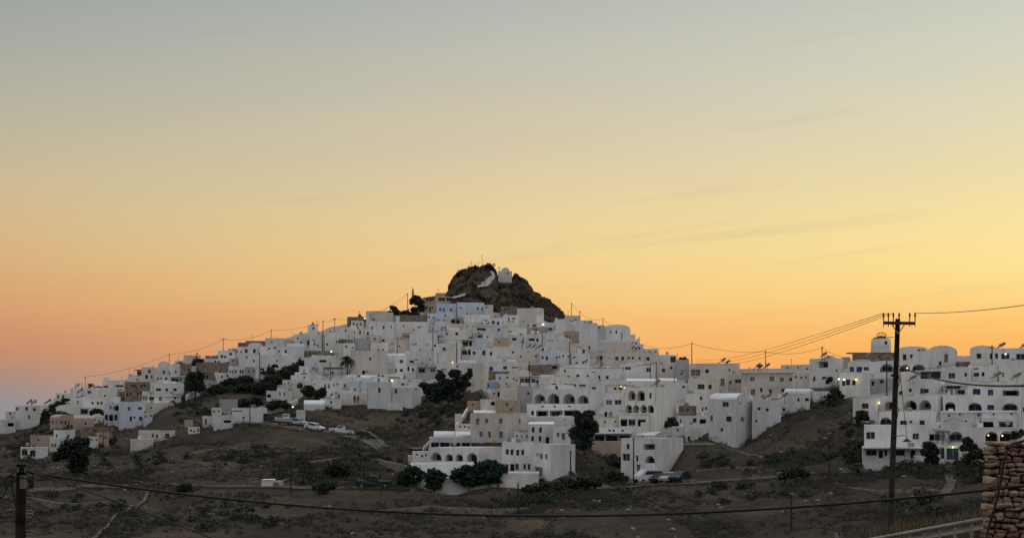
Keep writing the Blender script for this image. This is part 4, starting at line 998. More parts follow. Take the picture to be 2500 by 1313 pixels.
for ln in HOUSES.strip().split('\n'):
    f_ = ln.split('|'); n_ = [float(q) for q in f_[0].split()]
    lab = f_[3].strip() if len(f_) > 3 else ''
    ops = f_[2].strip() if len(f_) > 2 else ''
    x0, x1, yt, yb = n_[:4]; xc = n_[4] if len(n_) > 4 else None
    if not lab and not ops and x1 - x0 > 20 and yb - yt > 13:      # small openings the photo shows as dark specks
        q_ = random.Random(int(x0 * 7 + yt)); kk = q_.choice('vvwg')
        ops = ' '.join(f'{kk}:{x0 + (x1 - x0) * (i + .5 + q_.uniform(-.2, .2)) / nn_:.1f},{yt + 7 + q_.uniform(0, 5):.1f},{q_.uniform(2.6, 4.2):.1f},{q_.uniform(3.5, 6):.1f}' for nn_ in [q_.choice([1, 2, 2, 3])] for i in range(nn_))
    if not lab: lab = autolabel(x0, x1, yt, yb, f_[1], ops)
    elif lab in USED: print('DUP', lab)
    USED.add(lab)
    house(x0, x1, yt, yb, xc, f_[1].strip(), ops, lab)
# ---------------------------------------------------------------- vegetation
def leafblob(mb, c, r, n, size, rr=None):
    """n small leaf faces around ragged sub-clumps inside an ellipsoid"""
    subs = []
    k = max(6, int(n / 22))
    for _ in range(k):
        d = Vector((rnd.gauss(0, 1), rnd.gauss(0, 1), rnd.gauss(0, 1))).normalized() * rnd.uniform(.2, 1.0)
        subs.append(Vector((d.x * r[0], d.y * r[1], d.z * r[2])))
    sr = min(r) * .42
    for i in range(n):
        s_ = subs[i % k]; d = Vector((rnd.gauss(0, .5), rnd.gauss(0, .5), rnd.gauss(0, .42))) * sr
        if i % 2:
            e = Vector((rnd.gauss(0, 1), rnd.gauss(0, 1), rnd.gauss(0, 1))).normalized() * rnd.random() ** .45 * .9; s_ = Vector((e.x * r[0], e.y * r[1], e.z * r[2])); d = Vector()
        p = c + s_ + d; a = Vector((rnd.gauss(0, 1), rnd.gauss(0, 1), rnd.gauss(0, .7))).normalized(); b = a.orthogonal().normalized()
        b = (b * math.cos(i) + a.cross(b) * math.sin(i)); q = size * rnd.uniform(.5, 1.3)
        mb.poly([p - a * q, p + b * q * .6, p + a * q, p - b * q * .6])
def tree(px, pb, blobs, label, m='leaf', name='tree', cat='tree', grp=None, lean=0, leaf=.28, dens=1.0, Dd=0, trunk=True):
    D = Dat(px, pb) + Dd; s = D / F; base = at(px, pb, D)
    root = empty(name, base, label, cat, grp)
    cr = MB(base); tk = MB(base); cs = []
    for (bx, by, rx, ry) in blobs:
        c = at(bx, by, D + rnd.uniform(-.3, .3) * rx * s + .5); r = (rx * s, max(rx, ry) * s * .8, ry * s); cs.append((c, r))
        n = int(dens * 19 * (r[0] * r[2] + r[0] * r[1] * .5) / (leaf * leaf)) + 60
        leafblob(cr, c, (r[0] * .95, r[1] * .9, r[2] * .95), n, leaf * .95)
    cr.build('crown', M[m], root)
    if trunk:
        top = sum((c for c, r in cs), Vector()) / len(cs); h = (top - base).length
        r0 = max(.09, h * .05); fork = base.lerp(top, .55) + Vector((lean, 0, 0))
        tk.tube([base - Vector((0, 0, 1.2)), base.lerp(fork, .5) + Vector((rnd.uniform(-.1, .1) * h, 0, 0)), fork], [r0 * 1.3, r0, r0 * .75], 7)
        for c, r in cs[:7]: tk.tube([fork, fork.lerp(c, .55) + Vector((rnd.uniform(-.06, .06) * h, rnd.uniform(-.06, .06) * h, 0)), c + Vector((0, 0, r[2] * .4))], [r0 * .7, r0 * .42, r0 * .15], 5)
        tk.build('trunk', M['trunk'], root)
    return root
tree(1092, 985, [(1088,945,34,24),(1050,950,24,16),(1125,935,26,22),(1110,912,20,12),(1075,918,18,12),(1142,918,12,12),(1035,940,14,9),(1062,968,26,14),(1105,968,30,14),(1148,905,7,7)], 'very large dark fig tree standing in front of the white houses at the centre', 'leafd', leaf=.42, Dd=-6)
tree(1426, 1100, [(1426,1025,28,20),(1425,1055,34,24),(1424,1080,28,20),(1408,1010,12,10),(1440,1008,16,8),(1452,1040,10,16),(1400,1058,12,16)], 'tall dense dark tree hiding the right end of the arched hotel', 'leafd', leaf=.3, dens=1.6, Dd=-4)
tree(1198, 1188, [(1190,1134,38,12),(1166,1146,32,11),(1214,1150,28,11),(1192,1160,40,11),(1158,1164,26,9),(1226,1144,14,10),(1206,1172,26,8),(1176,1174,26,8)], 'big umbrella pine with flat tiers right of centre at the foot of the houses', 'pine', 'pine_tree', grp='pines in front of the lowest white houses', leaf=.26, dens=1.5, Dd=-3)
tree(1148, 1190, [(1122,1152,24,9),(1138,1142,17,9),(1110,1162,18,8),(1146,1162,24,10),(1148,1178,26,9),(1124,1172,20,8)], 'spreading pine joined to the left side of the umbrella pine', 'pine', 'pine_tree', grp='pines in front of the lowest white houses', leaf=.26, dens=1.4, Dd=-4)
tree(1060, 1192, [(1060,1152,22,9),(1048,1163,22,9),(1076,1162,18,9),(1062,1174,24,9),(1058,1186,26,8)], 'rounded pine left of the white steps below the arches', 'pine', 'pine_tree', grp='pines in front of the lowest white houses', leaf=.26, dens=1.4, Dd=-4)
tree(1008, 1190, [(1008,1147,24,11),(990,1160,22,10),(1028,1157,16,11),(1006,1170,30,9),(982,1178,20,8)], 'leftmost pine of the row below the arches', 'pine', 'pine_tree', grp='pines in front of the lowest white houses', leaf=.26, dens=1.3, Dd=-4)
tree(478, 962, [(476,920,20,14),(470,938,24,18),(486,942,18,18),(462,925,12,12),(492,918,10,10)], 'round dark tree on the left slope, right of the three window house', 'leafd', leaf=.34, dens=1.5, Dd=-3)
tree(486, 893, [(484,882,17,9),(474,888,8,6)], 'dark dome shaped tree on the left skyline', 'leafd', leaf=.3, dens=1.5, trunk=False, Dd=-2)
tree(188, 1160, [(182,1085,26,18),(200,1100,28,20),(165,1095,24,18),(150,1110,22,14),(195,1125,30,20),(205,1080,16,12),(138,1118,12,9),(190,1145,22,14)], 'big dark bushy tree at lower left in front of the white houses', 'leafd', leaf=.34, dens=1.3, Dd=-4)
tree(757, 972, [(755,955,18,17),(752,948,12,10)], 'left one of two round dark bushes on the slope', 'leafd', 'bush', 'bush', leaf=.3, dens=1.6, Dd=-2, trunk=False)
tree(783, 976, [(780,962,17,14),(786,954,10,10)], 'right one of two round dark bushes on the slope', 'leafd', 'bush', 'bush', leaf=.3, dens=1.6, Dd=-2, trunk=False)
tree(606, 994, [(600,982,22,11),(622,976,18,10),(588,986,14,8),(632,984,10,8)], 'low dark tree behind the white house with the tall end gable', 'leafd', leaf=.3, dens=1.3, Dd=-1)
tree(680, 1000, [(680,985,24,10),(662,992,18,8),(700,990,14,8)], 'dark shrub mass between the carport house and the parked boat', 'leafd', 'bush', 'bush', leaf=.3, dens=1.2, trunk=False)
tree(118, 1030, [(112,1012,14,12),(104,1030,20,14),(128,1000,10,8),(90,1042,18,10)], 'dark green bush on the slope left of the ochre barrel house', 'leafd', 'bush', 'bush', leaf=.3, dens=1.3, trunk=False)
tree(146, 996, [(146,984,16,6),(160,976,14,5),(132,992,14,7)], 'long hedge of shrubs climbing toward the upper left houses', 'leafd', 'hedge', 'hedge', leaf=.28, dens=1.3, trunk=False)
tree(240, 1012, [(238,1003,14,7),(226,1006,8,7),(250,1008,8,5)], 'dark ivy hedge on the long white terrace at left', 'leafd', 'hedge', 'hedge', leaf=.24, dens=1.6, trunk=False, Dd=-6)
for i, (x, y, rx, ry, lb) in enumerate([(735,892,14,12,'dark rounded bush at the top of the shrub bank'),(716,903,18,12,'second bush down the shrub bank'),(692,913,20,12,'bush in the middle of the shrub bank'),(668,926,20,11,'broad bush low on the shrub bank, above the carport roof'),(655,905,14,9,'small bush beside the large round arch'),(648,945,22,12,'bush at the foot of the shrub bank'),(598,925,14,9,'shrub below the row of grey windows on the left slope'),(562,932,14,8,'shrub beside the small white plaster blocks'),(530,950,18,9,'shrub on the steep left slope under the stone terrace'),(608,945,24,9,'low wide scrub bush in the hollow of the left slope')]):
    rx *= 1.35; ry *= 1.25; tree(x, y + ry, [(x,y,rx,ry),(x-rx*.6,y+ry*.4,rx*.7,ry*.6),(x+rx*.6,y+ry*.3,rx*.7,ry*.6)], lb, 'leafd', 'bush', 'bush', 'bushes on the left slope', leaf=.3, dens=1.2, trunk=False)
tree(1020, 772, [(1016,728,14,9),(1024,738,15,12),(1006,736,8,9),(1030,752,12,12),(1012,756,12,8)], 'dark round tree on the skyline left of the rock', 'leafd', leaf=.34, dens=1.3)
tree(962, 772, [(960,752,10,7),(966,762,14,8),(952,764,8,6)], 'small shaggy tree on the skyline, left of the round skyline tree', 'leaf', leaf=.3, dens=1.1)
tree(995, 778, [(990,764,16,8),(1010,768,16,7),(978,770,12,6)], 'dark scrub band on the terrace between the two skyline trees', 'leafd', 'bush', 'bush', leaf=.3, dens=1.2, trunk=False)
tree(882, 786, [(882,777,10,6),(892,782,6,4)], 'small dark bush beside the pink dome', 'leafd', 'bush', 'bush', leaf=.25, dens=1.2, trunk=False, Dd=-6)
tree(1671, 896, [(1672,882,9,12),(1668,890,9,8),(1662,876,6,5)], 'dark clipped tree on the skyline beside a tall pole', 'leafd', leaf=.22, dens=1.6, Dd=-6)
tree(1640, 1046, [(1640,1028,14,12),(1630,1036,10,9),(1650,1034,9,10)], 'dark round shrub at the foot of the blank white side wall', 'leafd', 'bush', 'bush', leaf=.24, dens=1.3, trunk=False, Dd=-8)
tree(2105, 1028, [(2105,1012,18,12),(2098,1020,12,9),(2114,1020,11,8)], 'dark shrub in front of the brown window house', 'leafd', 'bush', 'bush', leaf=.24, dens=1.2, trunk=False, Dd=-6)
tree(2026, 940, [(2026,926,9,8),(2020,932,6,5)], 'small round bush left of the terrace lamps', 'leafd', 'bush', 'bush', leaf=.2, dens=1.5, trunk=False, Dd=-4)
tree(2038, 975, [(2040,958,16,10),(2030,968,14,9),(2052,966,10,7)], 'scraggly shrub on the cliff edge below the terrace lamps', 'scrub', 'bush', 'bush', leaf=.24, dens=.9, trunk=False, Dd=-5)
tree(2272, 1140, [(2268,1088,20,12),(2266,1104,24,14),(2282,1100,16,14),(2276,1122,22,12)], 'dark bushy tree hiding the left side of the blue garage', 'leafd', leaf=.22, dens=1.4, Dd=-6)
tree(2372, 1120, [(2362,1078,16,14),(2374,1092,18,12),(2352,1094,12,10),(2388,1104,18,10)], 'bare grey twiggy tree beside the stairs of the arched house', 'scrub', leaf=.17, dens=.8, Dd=-6)
tree(2380, 1128, [(2384,1108,20,12),(2368,1116,16,10),(2398,1112,12,12)], 'low dark bush left of the stone wall', 'leafd', 'bush', 'bush', leaf=.22, dens=1.3, trunk=False, Dd=-8)
tree(2478, 1078, [(2480,1062,18,9),(2494,1056,10,9)], 'dark bush showing above the stone wall', 'leafd', 'bush', 'bush', leaf=.2, dens=1.3, trunk=False, Dd=-12)
tree(1934, 1176, [(1930,1156,22,12),(1948,1150,22,12),(1912,1162,16,9),(1962,1158,14,9)], 'wide dark bush beside the road on the right hillside', 'leafd', 'bush', 'bush', leaf=.24, dens=1.4, trunk=False, Dd=-2)
tree(450, 1204, [(446,1190,20,11),(456,1188,16,10)], 'round dark bush on the left road edge', 'leafd', 'bush', 'bush', leaf=.24, dens=1.7, trunk=False, Dd=-1)
tree(822, 1170, [(822,1140,26,14),(806,1152,24,14),(840,1150,22,14)], 'wide dark shrub in the middle of the lower hillside', 'leafd', 'bush', 'bush', leaf=.26, dens=1.2, trunk=False)
tree(792, 1204, [(786,1190,28,14),(806,1186,20,12)], 'dark shrub by the road below the wide hillside shrub', 'leafd', 'bush', 'bush', leaf=.26, dens=1.3, trunk=False)
tree(1512, 1140, [(1510,1126,16,12),(1500,1138,14,10),(1520,1142,12,12)], 'dark shrub at the left foot of the tall house behind the van', 'leafd', 'bush', 'bush', leaf=.24, dens=1.2, trunk=False, Dd=-1)
tree(1506, 1180, [(1500,1160,26,12),(1520,1168,18,10),(1480,1168,16,10)], 'dark roadside shrub left of the white gate pillar', 'leafd', 'bush', 'bush', leaf=.24, dens=1.0, trunk=False, Dd=-1)
tree(1300, 1212, [(1296,1196,26,10),(1330,1190,24,10),(1360,1196,22,9)], 'ragged bushes below the road under the garage house', 'scrub', 'bush', 'bush', leaf=.26, dens=1.0, trunk=False)
tree(1420, 1205, [(1430,1176,28,14),(1400,1182,22,12),(1456,1180,18,12)], 'grey brown thicket beside the road in the small valley', 'scrub', 'bush', 'bush', leaf=.26, dens=.9, trunk=False, Dd=-4)
tree(2160, 1252, [(2080,1118,10,8),(2084,1106,9,8)], 'small tuft on the slope left of the big pole', 'scrub', 'bush', 'bush', leaf=.2, dens=1.0, trunk=False, Dd=36)
def palm(px, pt, pb, rc, label, n=34, tr=.16):
    D = Dat(px, pb) - 3; s = D / F; base = at(px, pb, D); top = at(px, pt, D)
    root = empty('palm_tree', base, label, 'palm')
    t = MB(base)
    if (pb - pt) > 8:
        pts = [base - Vector((0, 0, 1))] + [base.lerp(top, k / 5) + Vector((.06 * math.sin(k), 0, 0)) for k in range(6)]
        t.tube(pts, [tr * 1.3, tr * 1.2, tr, tr * .95, tr * .9, tr * .95, tr * 1.3], 8)
        t.build('trunk', M['trunk'], root)
    c = MB(base); L_ = rc * s * 1.25
    for i in range(n):
        a = 2.399 * i; el = rnd.uniform(-.5, 1.25); d = Vector((math.cos(a) * math.cos(el), math.sin(a) * math.cos(el), math.sin(el)))
        prev = None; side = d.cross(Vector((0, 0, 1))).normalized()
        for k in range(7):
            q = k / 6; p = top + d * L_ * q * .85 + Vector((0, 0, -1)) * L_ * .55 * q * q; w_ = L_ * .11 * math.sin(math.pi * min(1, q * .9 + .08)) + .01
            if prev:
                p0, w0 = prev
                for sg in (-1, 1):
                    c.poly([p0, p, p + side * sg * w_ + Vector((0, 0, -w_ * .8)), p0 + side * sg * w0 + Vector((0, 0, -w0 * .8))])
            prev = (p, w_)
    c.build('crown', M['leafd'], root); return root
palm(847.5, 876, 914, 22, 'tall date palm standing in front of the cream wall')
palm(222, 938, 946, 11, 'small dark palm on the left skyline', 26)
palm(2094, 1134, 1143, 18, 'spiky agave like palm by the road near the big pole', 40)
palm(1320, 1001, 1012, 10, 'short thin leaved palm on the hotel terrace', 22)
# ---------------------------------------------------------------- chapel, steps, towers
def chapel():
    D = 455.5; s = D / F; base = at(1233, 683, D); root = empty('chapel', base, 'white chapel with rounded gable standing on the rock summit', 'chapel')
    hw = 17 * s; z0 = base.z - 2.5; zw = (HOR - 662) * s; zt_ = (HOR - 653) * s; dp = 6
    w_ = MB(base); x0, x1 = base.x - hw, base.x + hw
    w_.abox(x0, x1, D, D + dp, z0, zw)
    n = 12; pr = [(base.x + .1 - (hw * .6) * math.cos(math.pi * i / n), zw + (zt_ - zw) * math.sin(math.pi * i / n)) for i in range(n + 1)]
    A_ = [Vector((x, D + .002, z)) for x, z in pr]; w_.poly(A_); w_.build('wall', WHITES[0], root)
    r_ = MB(base); B_ = [Vector((x, D + dp, z)) for x, z in pr]
    for i in range(n): r_.poly([A_[i], A_[i + 1], B_[i + 1], B_[i]])
    r_.poly(B_[::-1]); r_.build('roof', ROOFW[0], root)
    b_ = MB(base); bx = base.x - hw + .35
    b_.abox(bx - .32, bx - .18, D - .1, D + .3, zw - .02, zw + 1.05); b_.abox(bx + .18, bx + .32, D - .1, D + .3, zw - .02, zw + 1.05); b_.abox(bx - .4, bx + .4, D - .15, D + .35, zw + 1.05, zw + 1.25); b_.tube([(bx, D + .1, zw + 1.25), (bx, D + .1, zw + 1.7)], .04)
    b_.build('bell_gable', WHITES[2], root)
    d_ = MB(base); d_.abox(base.x + .6, base.x + 1.0, D - .05, D - .003, z0 + 4.2, z0 + 4.9); d_.build('window', M['grey'], root)
    a_ = MB(base); a_.abox(x0 - 1.0, x0 - .003, D + .5, D + 4, z0, zw - 1.0); a_.build('annex', M['G'], root)
chapel()
def ribbon(name, pts, label, m, cat, hgt=.5, thick=.35, Dfun=None, group=None, step=1, dn_=1.5):
    """whitewashed wall or stair following a line of pixels; top edge stays hgt above the base line"""
    P_ = []
    for (a, b), (c, d) in zip(pts, pts[1:]):
        n = max(1, int(math.hypot(c - a, d - b) / 3))
        for i in range(n): P_.append((a + (c - a) * i / n, b + (d - b) * i / n))
    P_.append(pts[-1]); Dfun = Dfun or (lambda x, y: Dat(x, y))
    W_ = [at(x, y, Dfun(x, y) - .4) for x, y in P_]; g_ = MB(W_[0])
    for p, q in zip(W_, W_[1:]):
        d = (q - p); d.z = 0
        if d.length < .01: continue
        d.normalize(); nn = Vector((-d.y, d.x, 0)) * thick / 2; up = Vector((0, 0, hgt)); dn = Vector((0, 0, -dn_))
        zt2 = max(p.z, q.z) if step else None
        a0, a1 = p + nn + dn, q + nn + dn; b0, b1 = p - nn + dn, q - nn + dn
        ta, tb = p + up, q + up
        if step: ta = Vector((ta.x, ta.y, zt2 + hgt)); tb = Vector((tb.x, tb.y, zt2 + hgt))
        g_.poly([b0, b1, tb - nn, ta - nn]); g_.poly([a1, a0, ta + nn, tb + nn]); g_.poly([ta - nn, tb - nn, tb + nn, ta + nn])
        g_.poly([b0, ta - nn, ta + nn, a0]); g_.poly([b1, a1, tb + nn, tb - nn])
    o = g_.build(name, m); return tag(o, label, cat, group)
RW = lambda x, y: Drock(x, y) - .9
ribbon('stair_wall', [(1168,699),(1176,697),(1188,696),(1194,690),(1200,684),(1206,677),(1203,668),(1198,664)], 'whitewashed zigzag stairway climbing the rock to the chapel', WHITES[1], 'stairway', .3, .6, RW, dn_=.35)
ribbon('stair_wall', [(1176,693),(1186,690),(1196,680),(1207,672)], 'short upper white wall beside the chapel stairway', WHITES[3], 'wall', .4, .3, RW, dn_=.3)
ribbon('garden_wall', [(1106,727),(1120,724),(1136,719)], 'thin pale ramp wall on the left foot of the rock', WHITES[3], 'wall', .4, .5, lambda x, y: 432, step=0, dn_=.15)
ribbon('garden_wall', [(455,972),(470,964),(488,958),(498,950),(500,943)], 'curved white parapet wall below the round dark tree on the left', WHITES[1], 'wall', .8, .4, step=0)
ribbon('garden_wall', [(356,1006),(375,1000),(400,995),(424,984)], 'sloping cream wall under the ground floor with the brown porch', M['C'], 'wall', 1.2, .4, step=0)
ribbon('garden_wall', [(630,1003),(700,996),(726,985)], 'low stone wall under the carport house terrace', M['C'], 'wall', 1.0, .4, step=0)
ribbon('garden_wall', [(800,995),(832,983),(870,982),(900,988),(950,992),(985,986),(1010,990)], 'white boundary wall along the top of the bare brown hill', WHITES[1], 'wall', .9, .35, step=0)
ribbon('garden_wall', [(120,1124),(190,1122),(230,1118)], 'low brown terrace wall under the big dark tree', M['S'], 'wall', .8, .5, step=0)
ribbon('garden_wall', [(1034,1104),(1046,1092),(1056,1080)], 'white stair wall rising to the left end of the veranda house', WHITES[0], 'wall', .9, .3, step=1)
ribbon('garden_wall', [(1113,1050),(1120,1040),(1130,1026),(1142,1006),(1152,996)], 'jagged white wall climbing left of the tall cream house', WHITES[3], 'wall', 1.0, .4, step=0)
ribbon('garden_wall', [(1840,1050),(1900,1022),(1960,1000),(2010,985)], 'thin white footing wall where houses meet the right hillside', WHITES[1], 'wall', .3, .5, lambda x, y: Dat(x, y) + 1.5, step=0)
ribbon('garden_wall', [(2232,1122),(2264,1124),(2290,1124),(2350,1122)], 'low white wall in front of the blue garage', WHITES[1], 'wall', .6, .3, step=0)
ribbon('garden_wall', [(480,905),(510,903),(540,906),(560,902)], 'rough stone terrace wall on the upper left slope', M['S'], 'wall', 2.2, .8, step=0)
ribbon('garden_wall', [(975,785),(1000,786),(1042,786)], 'grey stone terrace wall under the skyline trees', M['S'], 'wall', 2.0, .8, step=0)
ribbon('garden_wall', [(1560,1183),(1640,1180),(1700,1178)], 'low dark roadside guard wall right of the parked van', M['S'], 'wall', .5, .3, step=0)
ribbon('garden_wall', [(616,1189),(640,1188)], 'short rubble wall left of the white roadside hut', M['S'], 'wall', .9, .4, step=0)
def tower(px, x0, x1, yt, yb, dD, label, name, cap):
    D = Dat(px, yb) + dD; s = D / F; base = at(px, yb, D); root = empty(name, base, label, 'windmill' if 'mill' in name else 'tower')
    r = (x1 - x0) / 2 * s; z1 = (HOR - yt) * s; c = Vector((base.x, D + r, 0)); w_ = MB(base)
    w_.tube([(c.x, c.y, base.z - 3), (c.x, c.y, base.z + (z1 - base.z) * .5), (c.x, c.y, z1 - .25), (c.x, c.y, z1)], [r * 1.04, r * 1.01, r * .98, r * .86], 28)
    w_.build('wall', WHITES[2], root, True)
    d_ = MB(base); d_.box((c.x + r * .25, D + .02, z1 - .9), (.22, 0, 0), (0, .12, 0), (0, 0, .3)); d_.build('window', M['void'], root)
    k = MB(base)
    if cap == 'wheel':                      # stub of the old sail wheel on the roof
        hub = Vector((c.x + .1, c.y - .2, z1 + .25)); R_ = 1.0
        ringp = [hub + Vector((R_ * math.cos(a), .1, R_ * math.sin(a) * .75 + .25)) for a in [math.pi * i / 10 for i in range(11)]]
        k.tube(ringp, .08, 6); 
        for i in (1, 3, 5, 7, 9): k.tube([hub, ringp[i]], .05, 5)
        k.tube([hub + Vector((-1.6, 0, -.1)), hub + Vector((2.6, 0, .05))], [.12, .06], 6); k.abox(c.x - .7, c.x + .9, c.y - .5, c.y + .5, z1 - .02, z1 + .45)
        k.build('sail_wheel', M['rust'], root)
    else:
        k.tube([(c.x, c.y, z1 - .02), (c.x, c.y, z1 + .35), (c.x, c.y, z1 + 1.1)], [r * .35, r * .25, .04], 10); k.abox(c.x - .2, c.x + r * 1.25, c.y - .08, c.y + .08, z1 + .02, z1 + .16)
        k.build('roof', M['pink'], root)
tower(2157, 2133, 2181, 825, 868, 2, 'round white windmill tower with the stub of its sail wheel on top', 'windmill_tower', 'wheel')
tower(762, 749, 775, 793, 832, 3, 'small white round tower with a pink cap and bar on the left skyline', 'skyline_tower', 'cap')
def dome(px, yb, rw, h, label):
    D = Dat(px, 800) ; s = D / F; b = at(px, yb, D + 3); root = empty('church_dome', b, label, 'dome'); w_ = MB(b)
    w_.tube([b - Vector((0, 0, 2)), b + Vector((0, 0, h * s * .3))], rw * s, 12); w_.build('drum', WHITES[2], root)
    k = MB(b); k.ball(b + Vector((0, 0, h * s * .3)), (rw * s * 1.1, rw * s * 1.1, h * s * .45), 12, 8); k.build('roof', M['pink'], root, True)
    c = MB(b); t = b + Vector((0, 0, h * s * .7)); c.tube([t, t + Vector((0, 0, .8))], .05); c.tube([t + Vector((-.25, 0, .5)), t + Vector((.25, 0, .5))], .05); c.build('cross', M['rust'], root)
dome(878, 777, 4, 16, 'small pink church dome with a cross on the skyline')
def bellt(px, yb, yt, label):
    D = Dat(px, 760) - 2; s = D / F; b = at(px, yb, D); root = empty('bell_turret', b, label, 'bell turret'); w_ = MB(b)
    h = (yb - yt) * s; w_.abox(b.x - .3, b.x + .3, D - .3, D + .3, b.z - 3, b.z + h * .35); w_.build('base', M['pink'], root)
    k = MB(b); k.tube([b + Vector((0, 0, h * .35)), b + Vector((0, 0, h * .7)), b + Vector((0, 0, h))], [.27, .2, .05], 10); k.build('spire', M['pink'], root)
bellt(1008, 718, 701, 'small pink bell turret poking out above the round skyline tree')
# ---------------------------------------------------------------- utility poles, wires
POLES = {}
def upole(px, yt, yb, label, r=.11, arm=0, Dd=0, lean=0, key=None, D=None, grp='wooden utility poles in the town', m='pole', name='utility_pole', cat='utility pole'):
    D = D or Dat(px, yb) + Dd; b = at(px, yb, D); t = at(px + lean, yt, D); root = empty(name, b, label, cat, grp)
    p = MB(b); p.tube([b - Vector((0, 0, 2.5)), b, t], [r * 1.15, r * 1.1, r * .85], 8); p.build('post', M[m], root)
    if arm:
        a = MB(b); zt2 = t.z - .45
        a.abox(t.x - arm, t.x + arm, t.y - r - .06, t.y - r + .02, zt2 - .06, zt2 + .06)
        for k in (-1, -.4, .4, 1): a.tube([(t.x + arm * k * .95, t.y - r, zt2), (t.x + arm * k * .95, t.y - r, zt2 + .28)], .04, 5)
        a.build('crossarm', M[m], root)
    else:
        a = MB(b)
        a.box(t - Vector((0, r, .35)), (r * 1.9, 0, 0), (0, .05, 0), (0, 0, .09))
        a.build('bracket', M['metal'], root)
    POLES[key or round(px)] = t - Vector((0, 0, .3)); return root
PL = [(208,917,962,'utility pole beside the small palm on the left skyline'),(200,933,966,'short pole left of the taller palm pole'),(413,862,890,'skyline pole right behind the round barrel gable'),(545,825,856,'skyline pole above the long dark shrub tree on the left'),
 (662,803,846,'skyline pole above the biggest block of the left slope'),(787,781,850,'thick skyline pole just right of the small tower'),(817,776,815,'skyline pole with a cap, second right of the small tower'),(792,818,856,'dark leaning pole below the thick skyline pole'),(995,715,772,'skyline pole left of the round skyline tree'),
 (1115,738,790,'dark pole before the pale blue block under the rock'),(1057,797,862,'pole rising in front of the stored boat'),(970,825,868,'pole in front of the cream wall left of the boat'),(865,821,857,'pole left of the tall two storey house, above the palm'),
 (1115,834,880,'pole with a round head in front of the plain white block'),(1127,850,884,'short dark pole left of the two town centre arches'),(1173,849,878,'pole right of the two town centre arches'),(1069,862,900,'dark pole right of the triangular stair window'),(1275,830,864,'pole with short arms between the white town centre blocks'),(1324,810,846,'dark pole below the pink lamp'),
 (1391,833,888,'dark pole in front of the big plain vault'),(1394,862,890,'thin pole right beside the big plain vault pole'),(1426,783,848,'long dark pole right of the brown ruin'),(1446,800,858,'pole crossing the tall narrow white block'),(1518,810,830,'short pole left of the stepped skyline walls'),
 (1395,738,772,'tall skyline pole right of the rock'),(1416,758,784,'thin skyline post at the corner right of the rock'),(1472,775,796,'skyline pole above the curved roofs'),(1293,882,952,'brown pole in front of the green glazed porch'),(1602,882,946,'big brown pole with a leaning solar heater at its foot'),(1588,888,928,'brown pole just left of the big one by the dark window'),
 (1646,918,952,'dark pole on the roof beside the blank side wall'),(1689,835,888,'skyline pole beside the dark clipped tree'),(1869,855,893,'skyline pole above the long white balcony'),(2007,845,925,'pole in front of the covered upper terrace'),(2165,873,960,'dark pole in front of the wide arch below the windmill'),
 (2422,842,916,'brown pole in front of the long skyline house at right'),(710,1085,1190,'lone pole standing on the lower hillside left of centre'),(252,1055,1136,'lone pole right of the big dark tree at lower left'),(610,970,1034,'dark pole in front of the white house beside the parking'),(634,860,918,'dark pole beside the large round arch'),
 (879,927,962,'dark pole in front of the pale blue wall above the two people'),(807,884,930,'dark pole through the reed pergola'),(1393,1098,1162,'thin pole in the small valley right of the garage house'),(1547,1067,1182,'tall pole in front of the house behind the van'),(2025,1050,1148,'pole on the right hillside left of the big pole'),(1902,972,1016,'thin pole in front of the white wall left of the right hillside'),
 (1932,1196,1262,'thin pole low on the right hillside'),(1265,1178,1250,'thin bare pole below the road right of the pines'),(85,1083,1122,'small double pole by the white arches at lower left')]
for (x, a, b, lb) in PL: upole(x, a, b, lb, r=.10 if (b - a) > 45 else .085, Dd=-5, lean=(2 if x in (787, 1426) else 0), arm=(.5 if x in (545, 817, 85, 2422, 1275) else 0), key=(x, a))
for (x, a, b, lb) in [(1177,621,648,'tall thin mast on top of the rock'),(1151,637,655,'short flag staff at the left end of the rock top'),(1168,638,650,'short staff beside the tall mast on the rock')]:
    upole(x, a, b, lb, r=.06, D=459, grp='masts on the rock', m='metal', name='mast', cat='mast', key=(x, a))
for (x, a, b, lb) in [(435,867,884,'thin aerial mast on the left skyline, above the white dome'),(1070,705,720,'thin aerial on the ochre house below the rock'),(315,900,922,'thin aerial leaning on the left skyline'),(567,846,853,'small aerial left of the dark red block'),(775,779,796,'aerial beside the small skyline tower'),(297,918,930,'tiny aerial on a low roof at left'),(1932,875,893,'thin aerial on the back roof, right of the long balcony'),(1654,860,872,'thin aerial left of the clipped skyline tree')]:
    upole(x, a, b, lb, r=.045, Dd=-2, grp='roof aerials', m='metal', name='aerial', cat='aerial', key=(x, a))
def wire(a, b, sag, r, label, n=24, r2=None, grp='overhead wires', name='overhead_wire', m='wire'):
    g_ = MB(a); pts = [a.lerp(b, i / n) - Vector((0, 0, 4 * sag * (i / n) * (1 - i / n))) for i in range(n + 1)]
    g_.tube(pts, [r + ((r2 or r) - r) * i / n for i in range(n + 1)], 5); o = g_.build(name, M[m]); return tag(o, label, 'wire', grp)
Q = POLES
